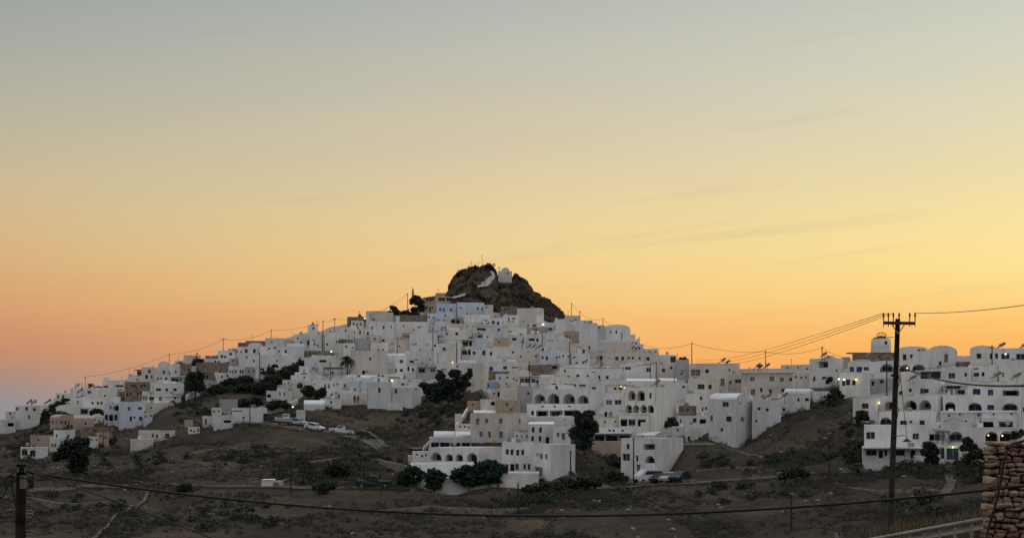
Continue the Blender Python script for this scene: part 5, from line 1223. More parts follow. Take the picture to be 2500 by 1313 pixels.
for a, b, sg, lb in [((208,917),(413,862),1.0,'faint wire over the left skyline from the palm pole'),((413,862),(545,825),1.0,'faint wire rising right of the barrel gable pole'),((545,825),(662,803),1.2,'faint wire above the dark red skyline blocks'),((662,803),(787,781),.8,'faint wire running up to the small tower'),((787,781),(817,776),.5,'faint short wire right of the small tower'),((817,776),(995,715),2.5,'faint wire climbing to the skyline trees'),((1395,738),(1472,775),2.0,'wire drooping right of the rock'),((1472,775),(1689,835),4.0,'long drooping wire beyond the stepped walls'),
    ((1689,835),(1869,855),.8,'faint wire between two skyline poles right of the clipped tree'),((1869,855),(2007,845),.8,'faint wire above the long balcony house'),((2007,845),(2165,873),1.2,'faint wire running right to the windmill'),((1293,882),(1602,882),1.2,'dark wire crossing above the arched hotel'),((1391,833),(1588,888),1.0,'wire between the plain vault pole and the brown pole'),((1115,834),(1069,862),.2,'short slanting wire over the plain white block')]:
    wire(Q[a], Q[b], sg, .035, lb)
# ---- the big wooden pole in the foreground
def bigpole():
    D = 60.0; s = D / F; b = at(2173, 1310, D); t = at(2192, 778, D); root = empty('utility_pole', b, 'big dark wooden pole with a crossarm of upright insulators in the right foreground', 'utility pole')
    p = MB(b); p.tube([b - Vector((0, 0, 3)), b, b.lerp(t, .5), t], [.135, .13, .118, .1], 14); p.build('post', M['pole'], root, True)
    a = MB(b); za = (HOR - 789) * s; y = D - .13
    xl, xr = at(2157, 0, y).x, at(2234, 0, y).x
    a.box(((xl + xr) / 2, y, za), ((xr - xl) / 2, 0, -.01), (0, .05, 0), (0, 0, .065)); a.build('crossarm', M['pole'], root)
    for x in (2157, 2169, 2181, 2195, 2221, 2234):
        q = MB(b); X = at(x, 0, y).x; q.tube([(X, y, za - .16), (X, y, za + .08), (X, y, za + .42)], [.014, .022, .026], 7); q.tube([(X, y, za + .25), (X, y, za + .3), (X, y, za + .38), (X, y, za + .43)], [.03, .04, .04, .022], 8); q.build('insulator', M['rust'], root)
    br = MB(b)
    for x in (2178, 2208): br.tube([at(x, 793, y), at(2192, 815, y)], .022, 5)
    br.build('brace', M['metal'], root)
    for (y1, w_) in ((916, .10), (985, .10)):
        c = MB(b); c.box(at(2188 - (y1 - 778) * .033, y1, D - .15), (w_ * 1.5, 0, 0), (0, .02, 0), (0, 0, .05)); c.build('clamp', M['wire'], root)
    cb_ = MB(b); cb_.tube([at(2187, 880, D - .15), at(2196, 930, D - .25), at(2184, 980, D - .18), at(2194, 1000, D - .25), at(2181, 1060, D - .16)], .02, 5); cb_.build('cable', M['wire'], root)
    l = MB(b); l.tube([at(2180, 1062, D - .1), at(2190, 1064, D - .35), at(2206, 1062, D - .5), at(2213, 1064, D - .55), at(2214, 1072, D - .55)], .02, 6); arm = l.build('lamp_arm', M['rust'], root)
    sh = MB(b); sh.tube([at(2214, 1070, D - .55), at(2214, 1073, D - .55), at(2214, 1078, D - .55)], [.04, .1, .2], 10, cap=False); sh.build('lamp_shade', M['wire'], arm)
    return t, za, y
T_, ZA, YA = bigpole()
far = [at(1700, 884, 330), at(1702, 880, 331), at(1704, 876, 332)]
for i, x in enumerate((2157, 2169, 2181)):
    wire(Vector((at(x, 0, YA).x, YA, ZA + .42)), far[2 - i] , .9 + .25 * i, .012, ['lowest', 'middle', 'upper'][i] + ' of the long wires running left from the big pole crossarm', 60, .026, 'line wires left of the big pole')
wire(Vector((at(2234, 0, YA).x, YA, ZA + .42)), at(2560, 736, 40), .1, .012, 'wire leaving the crossarm toward the upper right edge')
wire(at(2196, 893, 60), at(2560, 938, 30), .3, .027, 'thick black cable sloping down to the right from the big pole', 30, name='cable')
wire(at(2196, 1000, 60), at(2262, 928, 190), .2, .02, 'thin service wire from the big pole to the glazed veranda', 20)
wire(at(2196, 900, 60), at(2218, 1105, 190), .1, .02, 'thin service wire from the big pole down to the garage house', 20)
# ---- left foreground pole with its cables
def leftpole():
    D = 26.0; b = at(50, 1345, D); t = at(52, 1132, D); root = empty('utility_pole', b, 'short brown wooden pole with tangled cables at the lower left corner', 'utility pole')
    p = MB(b); p.tube([b - Vector((0, 0, 3)), b, t], [.11, .10, .088], 14); p.build('post', M['pole'], root, True)
    for (x, y, w_) in ((58, 1140, 16), (66, 1149, 18)):
        a = MB(b); a.box(at(x, y, D - .11), (w_ / F * D / 2, 0, 0), (0, .02, 0), (0, 0, .025)); a.build('crossarm', M['wire'], root)
    for (y) in (1190, 1205, 1245, 1252, 1294, 1302):
        a = MB(b); a.tube([at(64, y, D - .05), at(76, y, D - .1), at(82, y + 5, D - .1), at(76, y + 9, D - .1), at(64, y + 9, D - .05)], .011, 5); a.build('step_bracket', M['conc'], root)
    for (x, y) in ((62, 1146), (71, 1153), (78, 1149), (44, 1146)):
        q = MB(b); p_ = at(x, y, D - .15); q.tube([p_ - Vector((0, 0, .04)), p_ - Vector((0, 0, .015)), p_ + Vector((0, 0, .015)), p_ + Vector((0, 0, .04))], [.028, .018, .018, .028], 8); q.build('insulator', M['conc'], root)
    bx = MB(b); bx.box(at(56, 1176, D - .13), (.045, 0, 0), (0, .04, 0), (0, 0, .12)); bx.build('meter_box', M['grey'], root)
    q = MB(b); q.box(at(78, 1180, D - .14), (.05, 0, 0), (0, .04, 0), (0, 0, .07)); q.build('switch_box', M['wire'], root)
    for k, pts in enumerate([[(-30,1128),(4,1166),(20,1163),(40,1150),(70,1150)], [(66,1149),(84,1160),(74,1170),(48,1163),(26,1160),(14,1175),(14,1200)], [(28,1160),(30,1190),(34,1215),(40,1240)], [(-30,1185),(0,1178),(24,1172),(40,1172)], [(10,1170),(18,1190),(6,1212),(-20,1222)]]):
        c = MB(b); c.tube([at(x, y, D - .16 - .02 * k) for x, y in pts], .013, 6); c.build('cable', M['wire'], root)
    return D
LD = leftpole()
def polywire(pts, D0, D1, r, label):
    x0, x1 = pts[0][0], pts[-1][0]; W_ = []
    for i in range(61):
        x = x0 + (x1 - x0) * i / 60; y = None
        xs = [p[0] for p in pts]
        tot = 0
        for j, (xj, yj) in enumerate(pts):
            l_ = 1
            for k, (xk, yk) in enumerate(pts):
                if k != j: l_ *= (x - xk) / (xj - xk)
            tot += l_ * yj
        W_.append(at(x, tot, D0 + (D1 - D0) * i / 60))
    g_ = MB(W_[0]); g_.tube(W_, r, 7); o = g_.build('cable', M['wire'], smooth=True); return tag(o, label, 'cable', 'foreground cables')
polywire([(70, 1152), (600, 1222), (1250, 1258), (1900, 1240), (2540, 1181)], 25.8, 21.0, .021, 'long thick black cable sagging across the whole foreground')
polywire([(72, 1150), (290, 1226), (540, 1322)], 25.8, 22, .013, 'thinner black cable slanting down from the lower left pole')
polywire([(2496, 1076), (2470, 1084), (2452, 1110), (2437, 1190), (2404, 1330)][::-1][:5], 20.5, 20.5, .016, 'dark cable hanging down the face of the stone wall') if 0 else None
g_ = MB(at(2440, 1190, 20.6)); g_.tube([at(x, y, 20.9) for x, y in [(2540,1066),(2498,1076),(2472,1083),(2458,1098),(2450,1130),(2443,1175),(2432,1225),(2416,1280),(2400,1345)]], .019, 7); tag(g_.build('cable', M['wire'], smooth=True), 'dark cable hanging down the face of the stone wall', 'cable', 'foreground cables')
# ---------------------------------------------------------------- foreground stone wall and guard rail
def stonewall():
    D = 21.6; s = D / F; b = at(2400, 1345, D); root = empty('stone_wall', b, 'rough reddish brown dry stone wall in the right foreground', 'wall')
    core = MB(b); xl = lambda y: lerp([(1070, 2407), (1180, 2404), (1240, 2402), (1345, 2396)], y)
    y0, y1 = D + .1, D + .75; A = [(at(2411, 0, y0).x, y0), (at(2700, 0, y0).x, y0), (at(2700, 0, y1).x, y1), (at(2416, 0, y1).x, y1)]; zl, zh = at(0, 1420, D).z, at(0, 1088, D).z
    core.poly([(x, y, zh) for x, y in A])
    for i in range(4): core.poly([(*A[i], zl), (*A[(i + 1) % 4], zl), (*A[(i + 1) % 4], zh), (*A[i], zh)])
    core.build('core', M['mortar'], root)
    st = []
    y = 1076
    while y < 1360:
        h = rnd.uniform(10, 21); x = xl(y) + rnd.uniform(-3, 4)
        while x < 2640:
            w_ = rnd.uniform(15, 36)
            if h > 17 and rnd.random() < .3:
                k_ = rnd.uniform(.35, .65); st.append((x + w_ / 2, y + h * k_ / 2, w_ / 2, h * k_ / 2)); st.append((x + w_ / 2 + rnd.uniform(-3, 3), y + h * (1 + k_) / 2, w_ / 2, h * (1 - k_) / 2))
            else: st.append((x + w_ / 2, y + h / 2 + rnd.uniform(-4, 4), w_ / 2, h / 2 * rnd.uniform(.8, 1.12)))
            x += w_
        y += h * .97
    groups = {}
    for (x, yy, a, h) in st:
        mb = groups.setdefault(rnd.randrange(3), MB(b)); c = at(x, yy, D + .07 + rnd.uniform(-.03, .03)); tl_ = R(rnd.uniform(-14, 14)); n = 9; m_ = 6; k = len(mb.v)
        # a pillow shaped irregular stone: superellipsoid with jitter
        rx, rz, ry = a * s * .99, h * s * 1.0, .15; ph = rnd.uniform(0, 6)
        jj = [rnd.uniform(.72, 1.12) for _ in range(12)]; rings = []
        for i in range(m_ + 1):
            v_ = -math.pi / 2 + math.pi * i / m_; row = []
            for j in range(12):
                t_ = 2 * math.pi * j / 12; ce = lambda q: math.copysign(abs(q) ** .38, q)
                px_ = ce(math.cos(v_)) * ce(math.cos(t_)) * rx * jj[j]; pz_ = ce(math.cos(v_)) * ce(math.sin(t_)) * rz * jj[(j + 3) % 12]; py_ = ce(math.sin(v_)) * ry
                px_, pz_ = px_ * math.cos(tl_) - pz_ * math.sin(tl_), px_ * math.sin(tl_) + pz_ * math.cos(tl_); q = c + Vector((px_, py_, pz_)); nn = mnoise.noise(q * 7) * .045; row.append(len(mb.v)); mb.v.append(q + Vector((0, nn, 0)) - mb.o)
            rings.append(row)
        for i in range(m_):
            for j in range(12): mb.f.append((rings[i][j], rings[i][(j + 1) % 12], rings[i + 1][(j + 1) % 12], rings[i + 1][j])); mb.m.append(0)
        mb.f.append(tuple(rings[0])); mb.m.append(0)
    for k, mb in groups.items():
        o = mb.build('stone_facing', M['stone%d' % k], root, True)
for k, (a_, b_) in enumerate([((.33, .20, .125), (.20, .12, .075)), ((.42, .30, .21), (.27, .185, .125)), ((.30, .22, .165), (.18, .13, .095))]):
    M['stone%d' % k] = mat('wall_stone_%d' % k, a_, var2=b_, scale=5, bump=.02, rough=.95)
M['mortar'] = mat('wall_mortar', (.11, .075, .055), var=.25, scale=6, bump=.03)
stonewall()
def rail():
    A_, B_ = at(2110, 1319, 24.5), at(2402, 1266, 21.4); b = A_; root = empty('guard_rail', b, 'pale metal guard rail climbing toward the stone wall at lower right', 'guard rail')
    d = (B_ - A_); n = 8
    t = MB(b); t.tube([A_, B_], .032, 10); t.build('top_rail', M['railm'], root, True)
    t2 = MB(b); dn = Vector((0, 0, -.11)); u_ = d.normalized(); 
    prof = [(0, .035), (.03, .0), (0, -.035), (.025, -.05)]
    for (y0, z0), (y1, z1) in zip(prof, prof[1:]): t2.poly([A_ + dn + Vector((0, y0, z0)), B_ + dn + Vector((0, y0, z0)), B_ + dn + Vector((0, y1, z1)), A_ + dn + Vector((0, y1, z1))])
    t2.build('beam', M['railm'], root)
    for i in range(n):
        p = A_.lerp(B_, (i + .4) / n) + Vector((0, .07, 0)); q = MB(b); q.tube([p + Vector((0, 0, -1.2)), p], .03, 6); q.build('post', M['railm'], root)
M['railm'] = mat('rail_metal', (.30, .285, .26), rough=.6, var=.12, scale=2)
rail()
def stub():
    D = 23.5; b = at(2043, 1345, D); root = empty('vent_pipe', b, 'small metal pipe with a curved cowl at the bottom edge, left of the guard rail', 'pipe')
    p = MB(b); p.tube([b - Vector((0, 0, .6)), at(2043, 1300, D)], .03, 8); p.build('pipe', M['conc'], root)
    c = MB(b); c.tube([at(2049, 1306, D), at(2047, 1295, D), at(2041, 1291, D), at(2036, 1294, D)], .016, 7); c.build('cowl', M['rust'], root)
stub()
# stones and grass on the near bank under the rail
bk = MB()
for _ in range(46):
    px = rnd.uniform(2310, 2440); D = rnd.uniform(20.5, 23.5); bk.ball(Vector(((px - CX) / F * D, D, zn(px, D) + .04)), (rnd.uniform(.05, .14), rnd.uniform(.05, .12), rnd.uniform(.04, .09)), 7, 5, jit=.15)
tag(bk.build('rubble', M['stone1']), 'loose pale stones on the bank at the foot of the stone wall', 'rubble', kind='stuff')
gr = MB()
for _ in range(16000):
    px = rnd.uniform(2060, 2460); D = rnd.uniform(22.5, 62) if _ % 4 else rnd.uniform(22.5, 30); p = Vector(((px - CX) / F * D, D, zn(px, D))); h = rnd.uniform(.05, .20) * (1 + .8 * fb(p.x, p.y, .8)); a = rnd.uniform(0, 6.3); w_ = .012 + D * .0003; h *= 1 + D / 60
    gr.poly([p - Vector((w_, 0, .02)), p + Vector((w_, 0, -.02)), p + Vector((math.cos(a) * h * .5, math.sin(a) * h * .5, h))])
tag(gr.build('dry_grass', M['dry']), 'dry yellowish grass on the near bank behind the guard rail', 'grass', kind='stuff')
# ---------------------------------------------------------------- low scrub all over the slopes
sc = MB(); cnt_ = 0
BOOST = [(690,1130,230,45,1.2),(950,1050,150,40,.8),(520,1000,90,70,.9),(130,1030,80,60,1.2),(80,1130,90,60,.8),(1950,1060,120,80,.6),(560,1250,260,60,.5),(860,1160,150,40,.9),(1330,1230,200,50,.6),(2250,1180,90,40,.5),(1450,1140,80,40,.7),(1100,1010,60,40,.6)]
for _ in range(80000):
    px = rnd.uniform(-60, 2560); D = 143 + (rnd.random() ** .8) * (town0(px) + 4 - 143)
    if D > 420: continue
    x = (px - CX) / F * D; z = zn(px, D); py = HOR - z * F / D
    if py > 1360: continue
    den = .15 + 2.1 * fb(x, D, 18) + .9 * fb(x + 70, D, 5)
    for (bx, by, rx, ry, q) in BOOST:
        e = ((px - bx) / rx) ** 2 + ((py - by) / ry) ** 2
        if e < 1.6: den += q * .55 * (1.6 - e)
    if rnd.random() > den * .42: continue
    r = rnd.uniform(.15, .6) * (1.7 if rnd.random() < .15 else 1); c = Vector((x, D, z + r * .25)); cnt_ += 1
    for k in range(int(12 + r * 38)):
        d = Vector((rnd.gauss(0, .5), rnd.gauss(0, .5), abs(rnd.gauss(0, .38)))) * r; p = c + d
        a = Vector((rnd.gauss(0, 1), rnd.gauss(0, 1), rnd.gauss(0, .6))).normalized(); b = a.orthogonal().normalized(); q = rnd.uniform(.05, .12)
        sc.poly([p - a * q, p + b * q * .7, p + a * q, p - b * q * .7])
print('scrub', cnt_)
tag(sc.build('scrub', M['scrub']), 'low dark scrub covering the dry hillside', 'scrub', kind='stuff')
# dense dark shrub patches, merged stands one cannot count
sh_ = MB()
for (bx, by, rx, ry, n_) in [(690,905,70,28,26),(560,940,70,22,16),(430,985,60,30,16),(500,1000,110,40,30),(120,1030,60,40,26),(70,1100,70,45,26),(240,1085,60,30,14),(1040,1015,70,40,40),(1080,975,50,16,16),(900,1140,110,38,52),(740,1150,120,34,34),(620,1110,110,26,20),(1000,1170,60,16,14),(1400,1195,110,20,30),(1320,1225,120,25,30),(1480,1130,30,16,8),(2080,1075,34,50,26),(1960,1110,110,30,16),(2210,1140,90,16,18),(2380,1150,50,30,16),(2040,980,24,18,8),(350,1130,160,30,22),(180,1240,180,50,20),(560,1260,160,40,20),(1800,1200,160,25,14),(2260,1230,60,30,10),(1760,1130,90,20,10)]:
    for _ in range(n_):
        px = bx + rnd.gauss(0, .5) * rx; py = by + rnd.gauss(0, .5) * ry; D = Dat(px, py)
        if D > town0(px) - 1 and not (640 < px < 760): continue
        x = (px - CX) / F * D; r = rnd.uniform(.5, 1.5); c = Vector((x, D, zn(px, D) + r * .3))
        leafblob(sh_, c, (r, r, r * .62), int(60 + 110 * r * r), .16)
tag(sh_.build('shrubs', M['leafd']), 'dense dark shrub patches growing together on the hillside', 'shrubs', kind='stuff')
for pts, lb in [([(455,1110),(520,1098),(600,1090),(680,1088)], 'low crumbling terrace wall across the left hillside'), ([(760,1128),(830,1118),(920,1122),(1000,1140)], 'low dark terrace wall below the lane of parked cars'), ([(1700,1150),(1780,1142),(1860,1140)], 'low terrace wall between footpath and road at right'), ([(2060,1190),(2140,1200),(2230,1192),(2300,1200)], 'broken terrace wall on the slope left of the pale gully'), ([(60,1215),(160,1232),(260,1228)], 'broken terrace wall below the road at far left'), ([(900,1250),(1050,1238),(1200,1246),(1330,1240)], 'faint terrace wall at the bottom of the middle slope')]:
    ribbon('terrace_wall', pts, lb, M['S'], 'wall', .18, .4, step=0)
# scrub on the rock
sr_ = MB()
for _ in range(900):
    px = rnd.uniform(1060, 1385); D = rnd.uniform(434, 462); x = (px - CX) / F * D; z = zrock(px, D)
    if 1210 < px < 1256 and D > 450: continue
    if fb(x, z, 5) < -.05: continue
    r = rnd.uniform(.25, .6)
    for k in range(12):
        p = Vector((x, D - .7, z + .2)) + Vector((rnd.gauss(0, .5), rnd.gauss(0, .5), rnd.gauss(0, .4))) * r
        a = Vector((rnd.gauss(0, 1), rnd.gauss(0, 1), rnd.gauss(0, .6))).normalized(); b = a.orthogonal().normalized(); q = rnd.uniform(.12, .28)
        sr_.poly([p - a * q, p + b * q * .7, p + a * q, p - b * q * .7])
tag(sr_.build('rock_scrub', M['scrub']), 'dark scrub growing on the summit rock', 'scrub', kind='stuff')
# loose pale rocks on the slope
lr = MB()
for _ in range(420):
    px = rnd.uniform(-40, 2540); D = 150 + rnd.random() * (town0(px) - 155); x = (px - CX) / F * D
    if fb(x + 200, D, 18) < .0 and rnd.random() < .7: continue
    r = rnd.uniform(.1, .38); lr.ball(Vector((x, D, zn(px, D) + r * .2)), (r, r * .8, r * .6), 7, 5, jit=.2)
tag(lr.build('hillside_rocks', M['conc']), 'scattered pale rocks on the hillside', 'rocks', kind='stuff')
# ---------------------------------------------------------------- roof solar heaters, cars, boats, people, lamps
def heater(px, py, label, w=14, flip=1, D=None):
    if D is None:
        cand = [o for o in OCC if o[0] - 6 <= px <= o[1] + 6 and o[2] - 10 <= py + 4 <= o[3]]
        D = min((o[4] for o in cand), default=Dat(px, py + 8)) + 1.2
    s = D / F; b = at(px, py + 6, D); root = empty('solar_heater', b, label, 'solar heater', 'solar water heaters on the roofs')
    L_ = w * s; u = Vector((math.cos(.65) * flip, .3, math.sin(.65))).normalized(); v = Vector((0, 1, 0)) - u * u.y; v.normalize(); n = u.cross(v)
    c = b + Vector((0, 0, .55)); p = MB(b); p.box(c, u * L_ / 2, v * .95, n * .05); p.build('panel', M['panel'], root)
    t = MB(b); e = c + u * (L_ / 2 + .12); t.tube([e - v * .75, e + v * .75], .27, 10); t.build('tank', M['tank'], root, True)
    f_ = MB(b); f_.tube([e, Vector((e.x, e.y, b.z - .6))], .04, 5); f_.tube([c - u * L_ / 2, Vector(((c - u * L_ / 2).x, c.y, b.z - .6))], .04, 5); f_.build('frame', M['metal'], root)
for x, y, lb, w_, fl in [(70,981,'left solar heater of the pair on the far left roof',13,1),(81,982,'right solar heater of the pair on the far left roof',12,1),(115,980,'solar heater on the second roof from the left edge',16,1),(187,941,'solar heater on the skyline left of the small palm',10,1),(194,954,'solar heater on the slope below the small palm',15,1),
 (1540,852,'solar heater above the six window cream house',14,1),(1550,853,'second solar heater touching the one above the cream house',9,1),(1761,882,'left solar heater on the roof with the square window',13,1),(1773,886,'right solar heater on the roof with the square window',9,1),(1846,896,'left solar heater on the balcony house roof',14,1),(1853,898,'middle solar heater on the balcony house roof',8,1),(1868,896,'right solar heater beside the balcony house pole',14,1),
 (1288,846,'left solar heater among the town centre terraces',14,1),(1299,847,'middle solar heater among the town centre terraces',14,1),(1311,849,'right solar heater, brown, among the town centre terraces',16,1),(1598,938,'big tilted solar heater at the foot of the brown pole',18,1),(1462,896,'red brown solar heater right of the low domed roof',14,1),(1396,897,'red brown solar heater left of the low domed roof',14,1),(1427,884,'small heater above the low domed roof',9,1),
 (1668,938,'solar heater left of the green double window',16,1),(1870,972,'brown solar heater behind the tall barrel house',16,1),(1910,970,'dark solar heater on the low roof by the thin pole',14,1),(2430,920,'solar heater on the roof behind the thick cable',14,1),(2478,922,'solar heater near the right edge, behind the cable',13,1),(2442,846,'solar heater on the right skyline roof',12,1),(2498,846,'solar heater cut by the right edge on the skyline',10,1),
 (1244,1003,'solar heater on the tall cream house roof',14,1),(1255,934,'tilted pipe like heater above the cream terrace',12,1),(1188,790,'small tilted heater below the rock',9,1),(2009,868,'heater with round tank beside the right skyline pole',8,1),(2225,926,'small heater frame left of the glazed veranda',10,1),(1155,770,'dark tilted heater on the pale blue block',7,-1),(2120,868,'small heater on the stone roof left of the windmill',8,1)]:
    heater(x, y, lb, w_, fl)
def wheel(root, b, c, r):
    w_ = MB(b); w_.tube([c - Vector((0, .1, 0)), c + Vector((0, .1, 0))], r, 14); o = w_.build('wheel', M['tyre'], root)
    h = MB(b); h.tube([c - Vector((0, .115, 0)), c + Vector((0, .115, 0))], r * .55, 10); h.build('rim', M['metal'], o)
CARP = {  # side profiles: body outline and glasshouse outline, metres, nose to the right
 'hatch': (4.1, [(0,.45),(0,.95),(.25,1.0),(.55,1.45),(1.0,1.5),(2.3,1.5),(2.95,1.05),(3.85,.88),(4.1,.7),(4.1,.35),(0,.35)], [(.5,1.02),(.72,1.38),(2.22,1.4),(2.78,1.03)]),
 'van': (4.8, [(0,.45),(0,1.75),(.15,1.95),(3.3,2.0),(4.0,1.4),(4.7,1.1),(4.8,.8),(4.8,.35),(0,.35)], [(.3,1.2),(.3,1.72),(3.1,1.78),(3.65,1.24)]),
 'pickup': (5.0, [(0,.5),(0,1.0),(1.75,1.0),(1.85,1.7),(2.1,1.75),(3.1,1.72),(3.6,1.15),(4.8,1.0),(5.0,.8),(5.0,.4),(0,.4)], [(2.0,1.12),(2.05,1.6),(3.02,1.6),(3.4,1.14)]),
}
def car(px, py, kind, paint, label, ang=0, flip=1, roll=0, name='parked_car', cat='car', Dd=-1.5, sc_=1.0):
    D = Dat(px, py) + Dd; b = at(px, py, D); root = empty(name, b, label, cat, 'vehicles parked on the hillside')
    L_, prof, gl = CARP[kind]; w_ = .88; B = MB(b)
    f = lambda x, y, z: b + Vector((flip * (x - L_ / 2), y, z))
    lo = [(x, z) for x, z in prof]
    n = len(lo)
    shrink = lambda z: w_ * (1 if z < 1.02 else .86)
    Fr = [f(x, -shrink(z), z) for x, z in lo]; Bk = [f(x, shrink(z), z) for x, z in lo]
    for i in range(n):
        j = (i + 1) % n; B.poly([Fr[i], Fr[j], Bk[j], Bk[i]])
    B.poly(Fr); B.poly(Bk[::-1]); B.build('body', M[paint], root)
    for sy in (-1, 1):
        G_ = MB(b); G_.poly([f(x, sy * (w_ * (.93 if z < 1.1 else .875) + .02), z) for x, z in gl]); G_.build('window', M['glass'], root)
    ws = MB(b); (x2, z2), (x3, z3) = gl[2], gl[3]
    e = .06; ws.poly([f(x2 + .16 + e, -.68, z2 + .03), f(x2 + .16 + e, .68, z2 + .03), f(x3 + .2 + e, .74, z3 + .03), f(x3 + .2 + e, -.74, z3 + .03)]); ws.build('windscreen', M['glass'], root)
    for xx in (.78, L_ - .85):
        for sy in (-1, 1): wheel(root, b, f(xx, sy * .8, .33), .33)
    for sy in (-1, 1):
        h = MB(b); h.ball(f(L_ - .06, sy * .62, .74), (.08, .16, .09), 7, 5); h.build('headlight', M['tail'], root)
    bm = MB(b); bm.box(f(L_ + .01, 0, .48), (.05, 0, 0), (0, .8, 0), (0, 0, .09)); bm.build('bumper', M['wire' if paint in ('whitep',) else paint], root)
    root.rotation_euler = (0, R(roll), R(ang)); return root
car(646, 1029, 'pickup', 'darkp', 'dark pickup parked left of the white boat', 12, 1, 0, 'parked_pickup', 'pickup', sc_=1)
car(728, 1038, 'hatch', 'silver', 'silver hatchback parked behind the white car', -28, 1, 5)
car(722, 1024, 'hatch', 'darkp', 'dark car half hidden above the silver hatchback', -15, 1, 0, Dd=1.5)
car(768, 1050, 'hatch', 'whitep', 'white car parked nose down the lane', -25, 1, 8)
car(832, 1059, 'pickup', 'whitep', 'white pickup parked on the lane facing left', 12, -1, 7, 'parked_pickup', 'pickup')
car(895, 1071, 'hatch', 'greenp', 'dark green car at the lower end of the parked row', -14, 1, 10)
car(1582, 1178, 'van', 'whitep', 'white van parked at the roadside in front of the sloping wall', 32, -1, 0, 'parked_van', 'van', Dd=-4.5)
car(1612, 1178, 'hatch', 'darkp', 'dark car right behind the white van', 58, -1, 0)
car(1636, 1177, 'hatch', 'silver', 'silver grey car third in the roadside row', 58, -1, 0)
car(1660, 1175, 'hatch', 'darkp', 'last dark car of the roadside row, nearest the hillside', 58, -1, 0)
car(912, 1190, 'pickup', 'darkp', 'dark pickup with tall rack on the lower road', 0, -1, 0, 'parked_pickup', 'pickup')
def boat(px, py, L_, label, hull, deckm, D=None, flip=1):
    D = D or Dat(px, py) - 2; b = at(px, py, D); root = empty('boat', b, label, 'boat', 'boats stored on land'); h = MB(b); n = 10; rows = []
    for i in range(n + 1):
        t = i / n; x = (t - .5) * L_ * flip; wd = 1.0 * math.sin(math.pi * min(1, .28 + t * .72)) ** .8 if t < 1 else .02; zt2 = 1.25 + .35 * t * t; k = .35 + .5 * t ** 3
        rows.append([b + Vector((x, -wd, zt2)), b + Vector((x, -wd * .75, k + .25)), b + Vector((x, 0, k)), b + Vector((x, wd * .75, k + .25)), b + Vector((x, wd, zt2))])
    for p, q in zip(rows, rows[1:]):
        for j in range(4): h.poly([p[j], q[j], q[j + 1], p[j + 1]], 0 if j in (1, 2) else 1)
        h.poly([p[0], q[0], q[4], p[4]], 1)
    h.poly(rows[0], 1); h.build('hull', [M[hull], M[deckm]], root)
    c = MB(b); c.box(b + Vector((-.1 * L_ * flip, 0, 1.75)), (L_ * .16, 0, 0), (0, .65, 0), (0, 0, .45)); c.build('cabin', M[deckm], root)
    w_ = MB(b); w_.box(b + Vector((-.1 * L_ * flip, -.66, 1.85)), (L_ * .12, 0, 0), (0, .012, 0), (0, 0, .16)); w_.build('window', M['bluel'], root)
    s_ = MB(b)
    for dx in (-.25, .2): s_.box(b + Vector((dx * L_, 0, .1)), (.12, 0, 0), (0, .6, 0), (0, 0, .55))
    s_.build('cradle', M['rust'], root)
boat(1062, 826, 4.6, 'small boat with a dark blue hull stored on a terrace in the upper town', 'blue', 'whitep', flip=-1, D=[o for o in OCC if o[0] == 1000 and o[2] == 815][0][4] + 2)
boat(694, 1036, 3.9, 'white cabin boat stored between the parked cars', 'whitep', 'whitep', flip=-1)
def person(px, py, label, h=1.62, lean=0, arm=0):
    D = Dat(px, py) - 3; b = at(px, py, D); root = empty('person', b, label, 'person')
    J = dict(pel=(0, 0, .92), chest=(0, 0, 1.28), neck=(lean * .3, 0, 1.45), head=(lean * .6, -.02, 1.56), crown=(lean * .7, -.02, 1.66), sl=(-.17, 0, 1.38), sr=(.17, 0, 1.38), el=(-.23, .02, 1.12), er=(.23, .02, 1.12), hl=(-.2, -.14, .92), hr=(.21 + arm, -.12, .9 + arm),
             hipl=(-.09, 0, .88), hipr=(.09, 0, .88), kl=(-.11, -.03, .5), kr=(.11, -.02, .5), al=(-.11, .0, .08), ar=(.12, .0, .08), tl=(-.12, -.15, .03), tr=(.13, -.15, .03))
    E = [('pel','chest'),('chest','neck'),('neck','head'),('head','crown'),('chest','sl'),('chest','sr'),('sl','el'),('sr','er'),('el','hl'),('er','hr'),('pel','hipl'),('pel','hipr'),('hipl','kl'),('hipr','kr'),('kl','al'),('kr','ar'),('al','tl'),('ar','tr')]
    Rr = dict(pel=.14, chest=.155, neck=.06, head=.105, crown=.08, sl=.075, sr=.075, el=.05, er=.05, hl=.04, hr=.04, hipl=.1, hipr=.1, kl=.065, kr=.065, al=.045, ar=.045, tl=.035, tr=.035)
    ks = list(J); me = bpy.data.meshes.new('body'); me.from_pydata([tuple(x * h / 1.66 for x in J[k]) for k in ks], [(ks.index(a), ks.index(c)) for a, c in E], [])
    o = bpy.data.objects.new('body', me); COL.objects.link(o); o.parent = root
    o.modifiers.new('s', 'SKIN'); o.modifiers.new('d', 'SUBSURF').levels = 1
    for i, k in enumerate(ks): me.skin_vertices[0].data[i].radius = (Rr[k], Rr[k])
    me.skin_vertices[0].data[0].use_root = True; me.materials.append(M['cloth'])
    hd = MB(b); hd.ball(b + Vector((lean * .65, .0, 1.63 * h / 1.66)), (.1, .115, .1), 9, 6); hd.build('hair', M['void'], root, True)
person(866, 983, 'person in dark clothes standing on the hill edge, the left one of two', 1.7, -.06, .08)
person(874, 984, 'person in dark clothes standing on the hill edge, the right one of two', 1.7, .03)
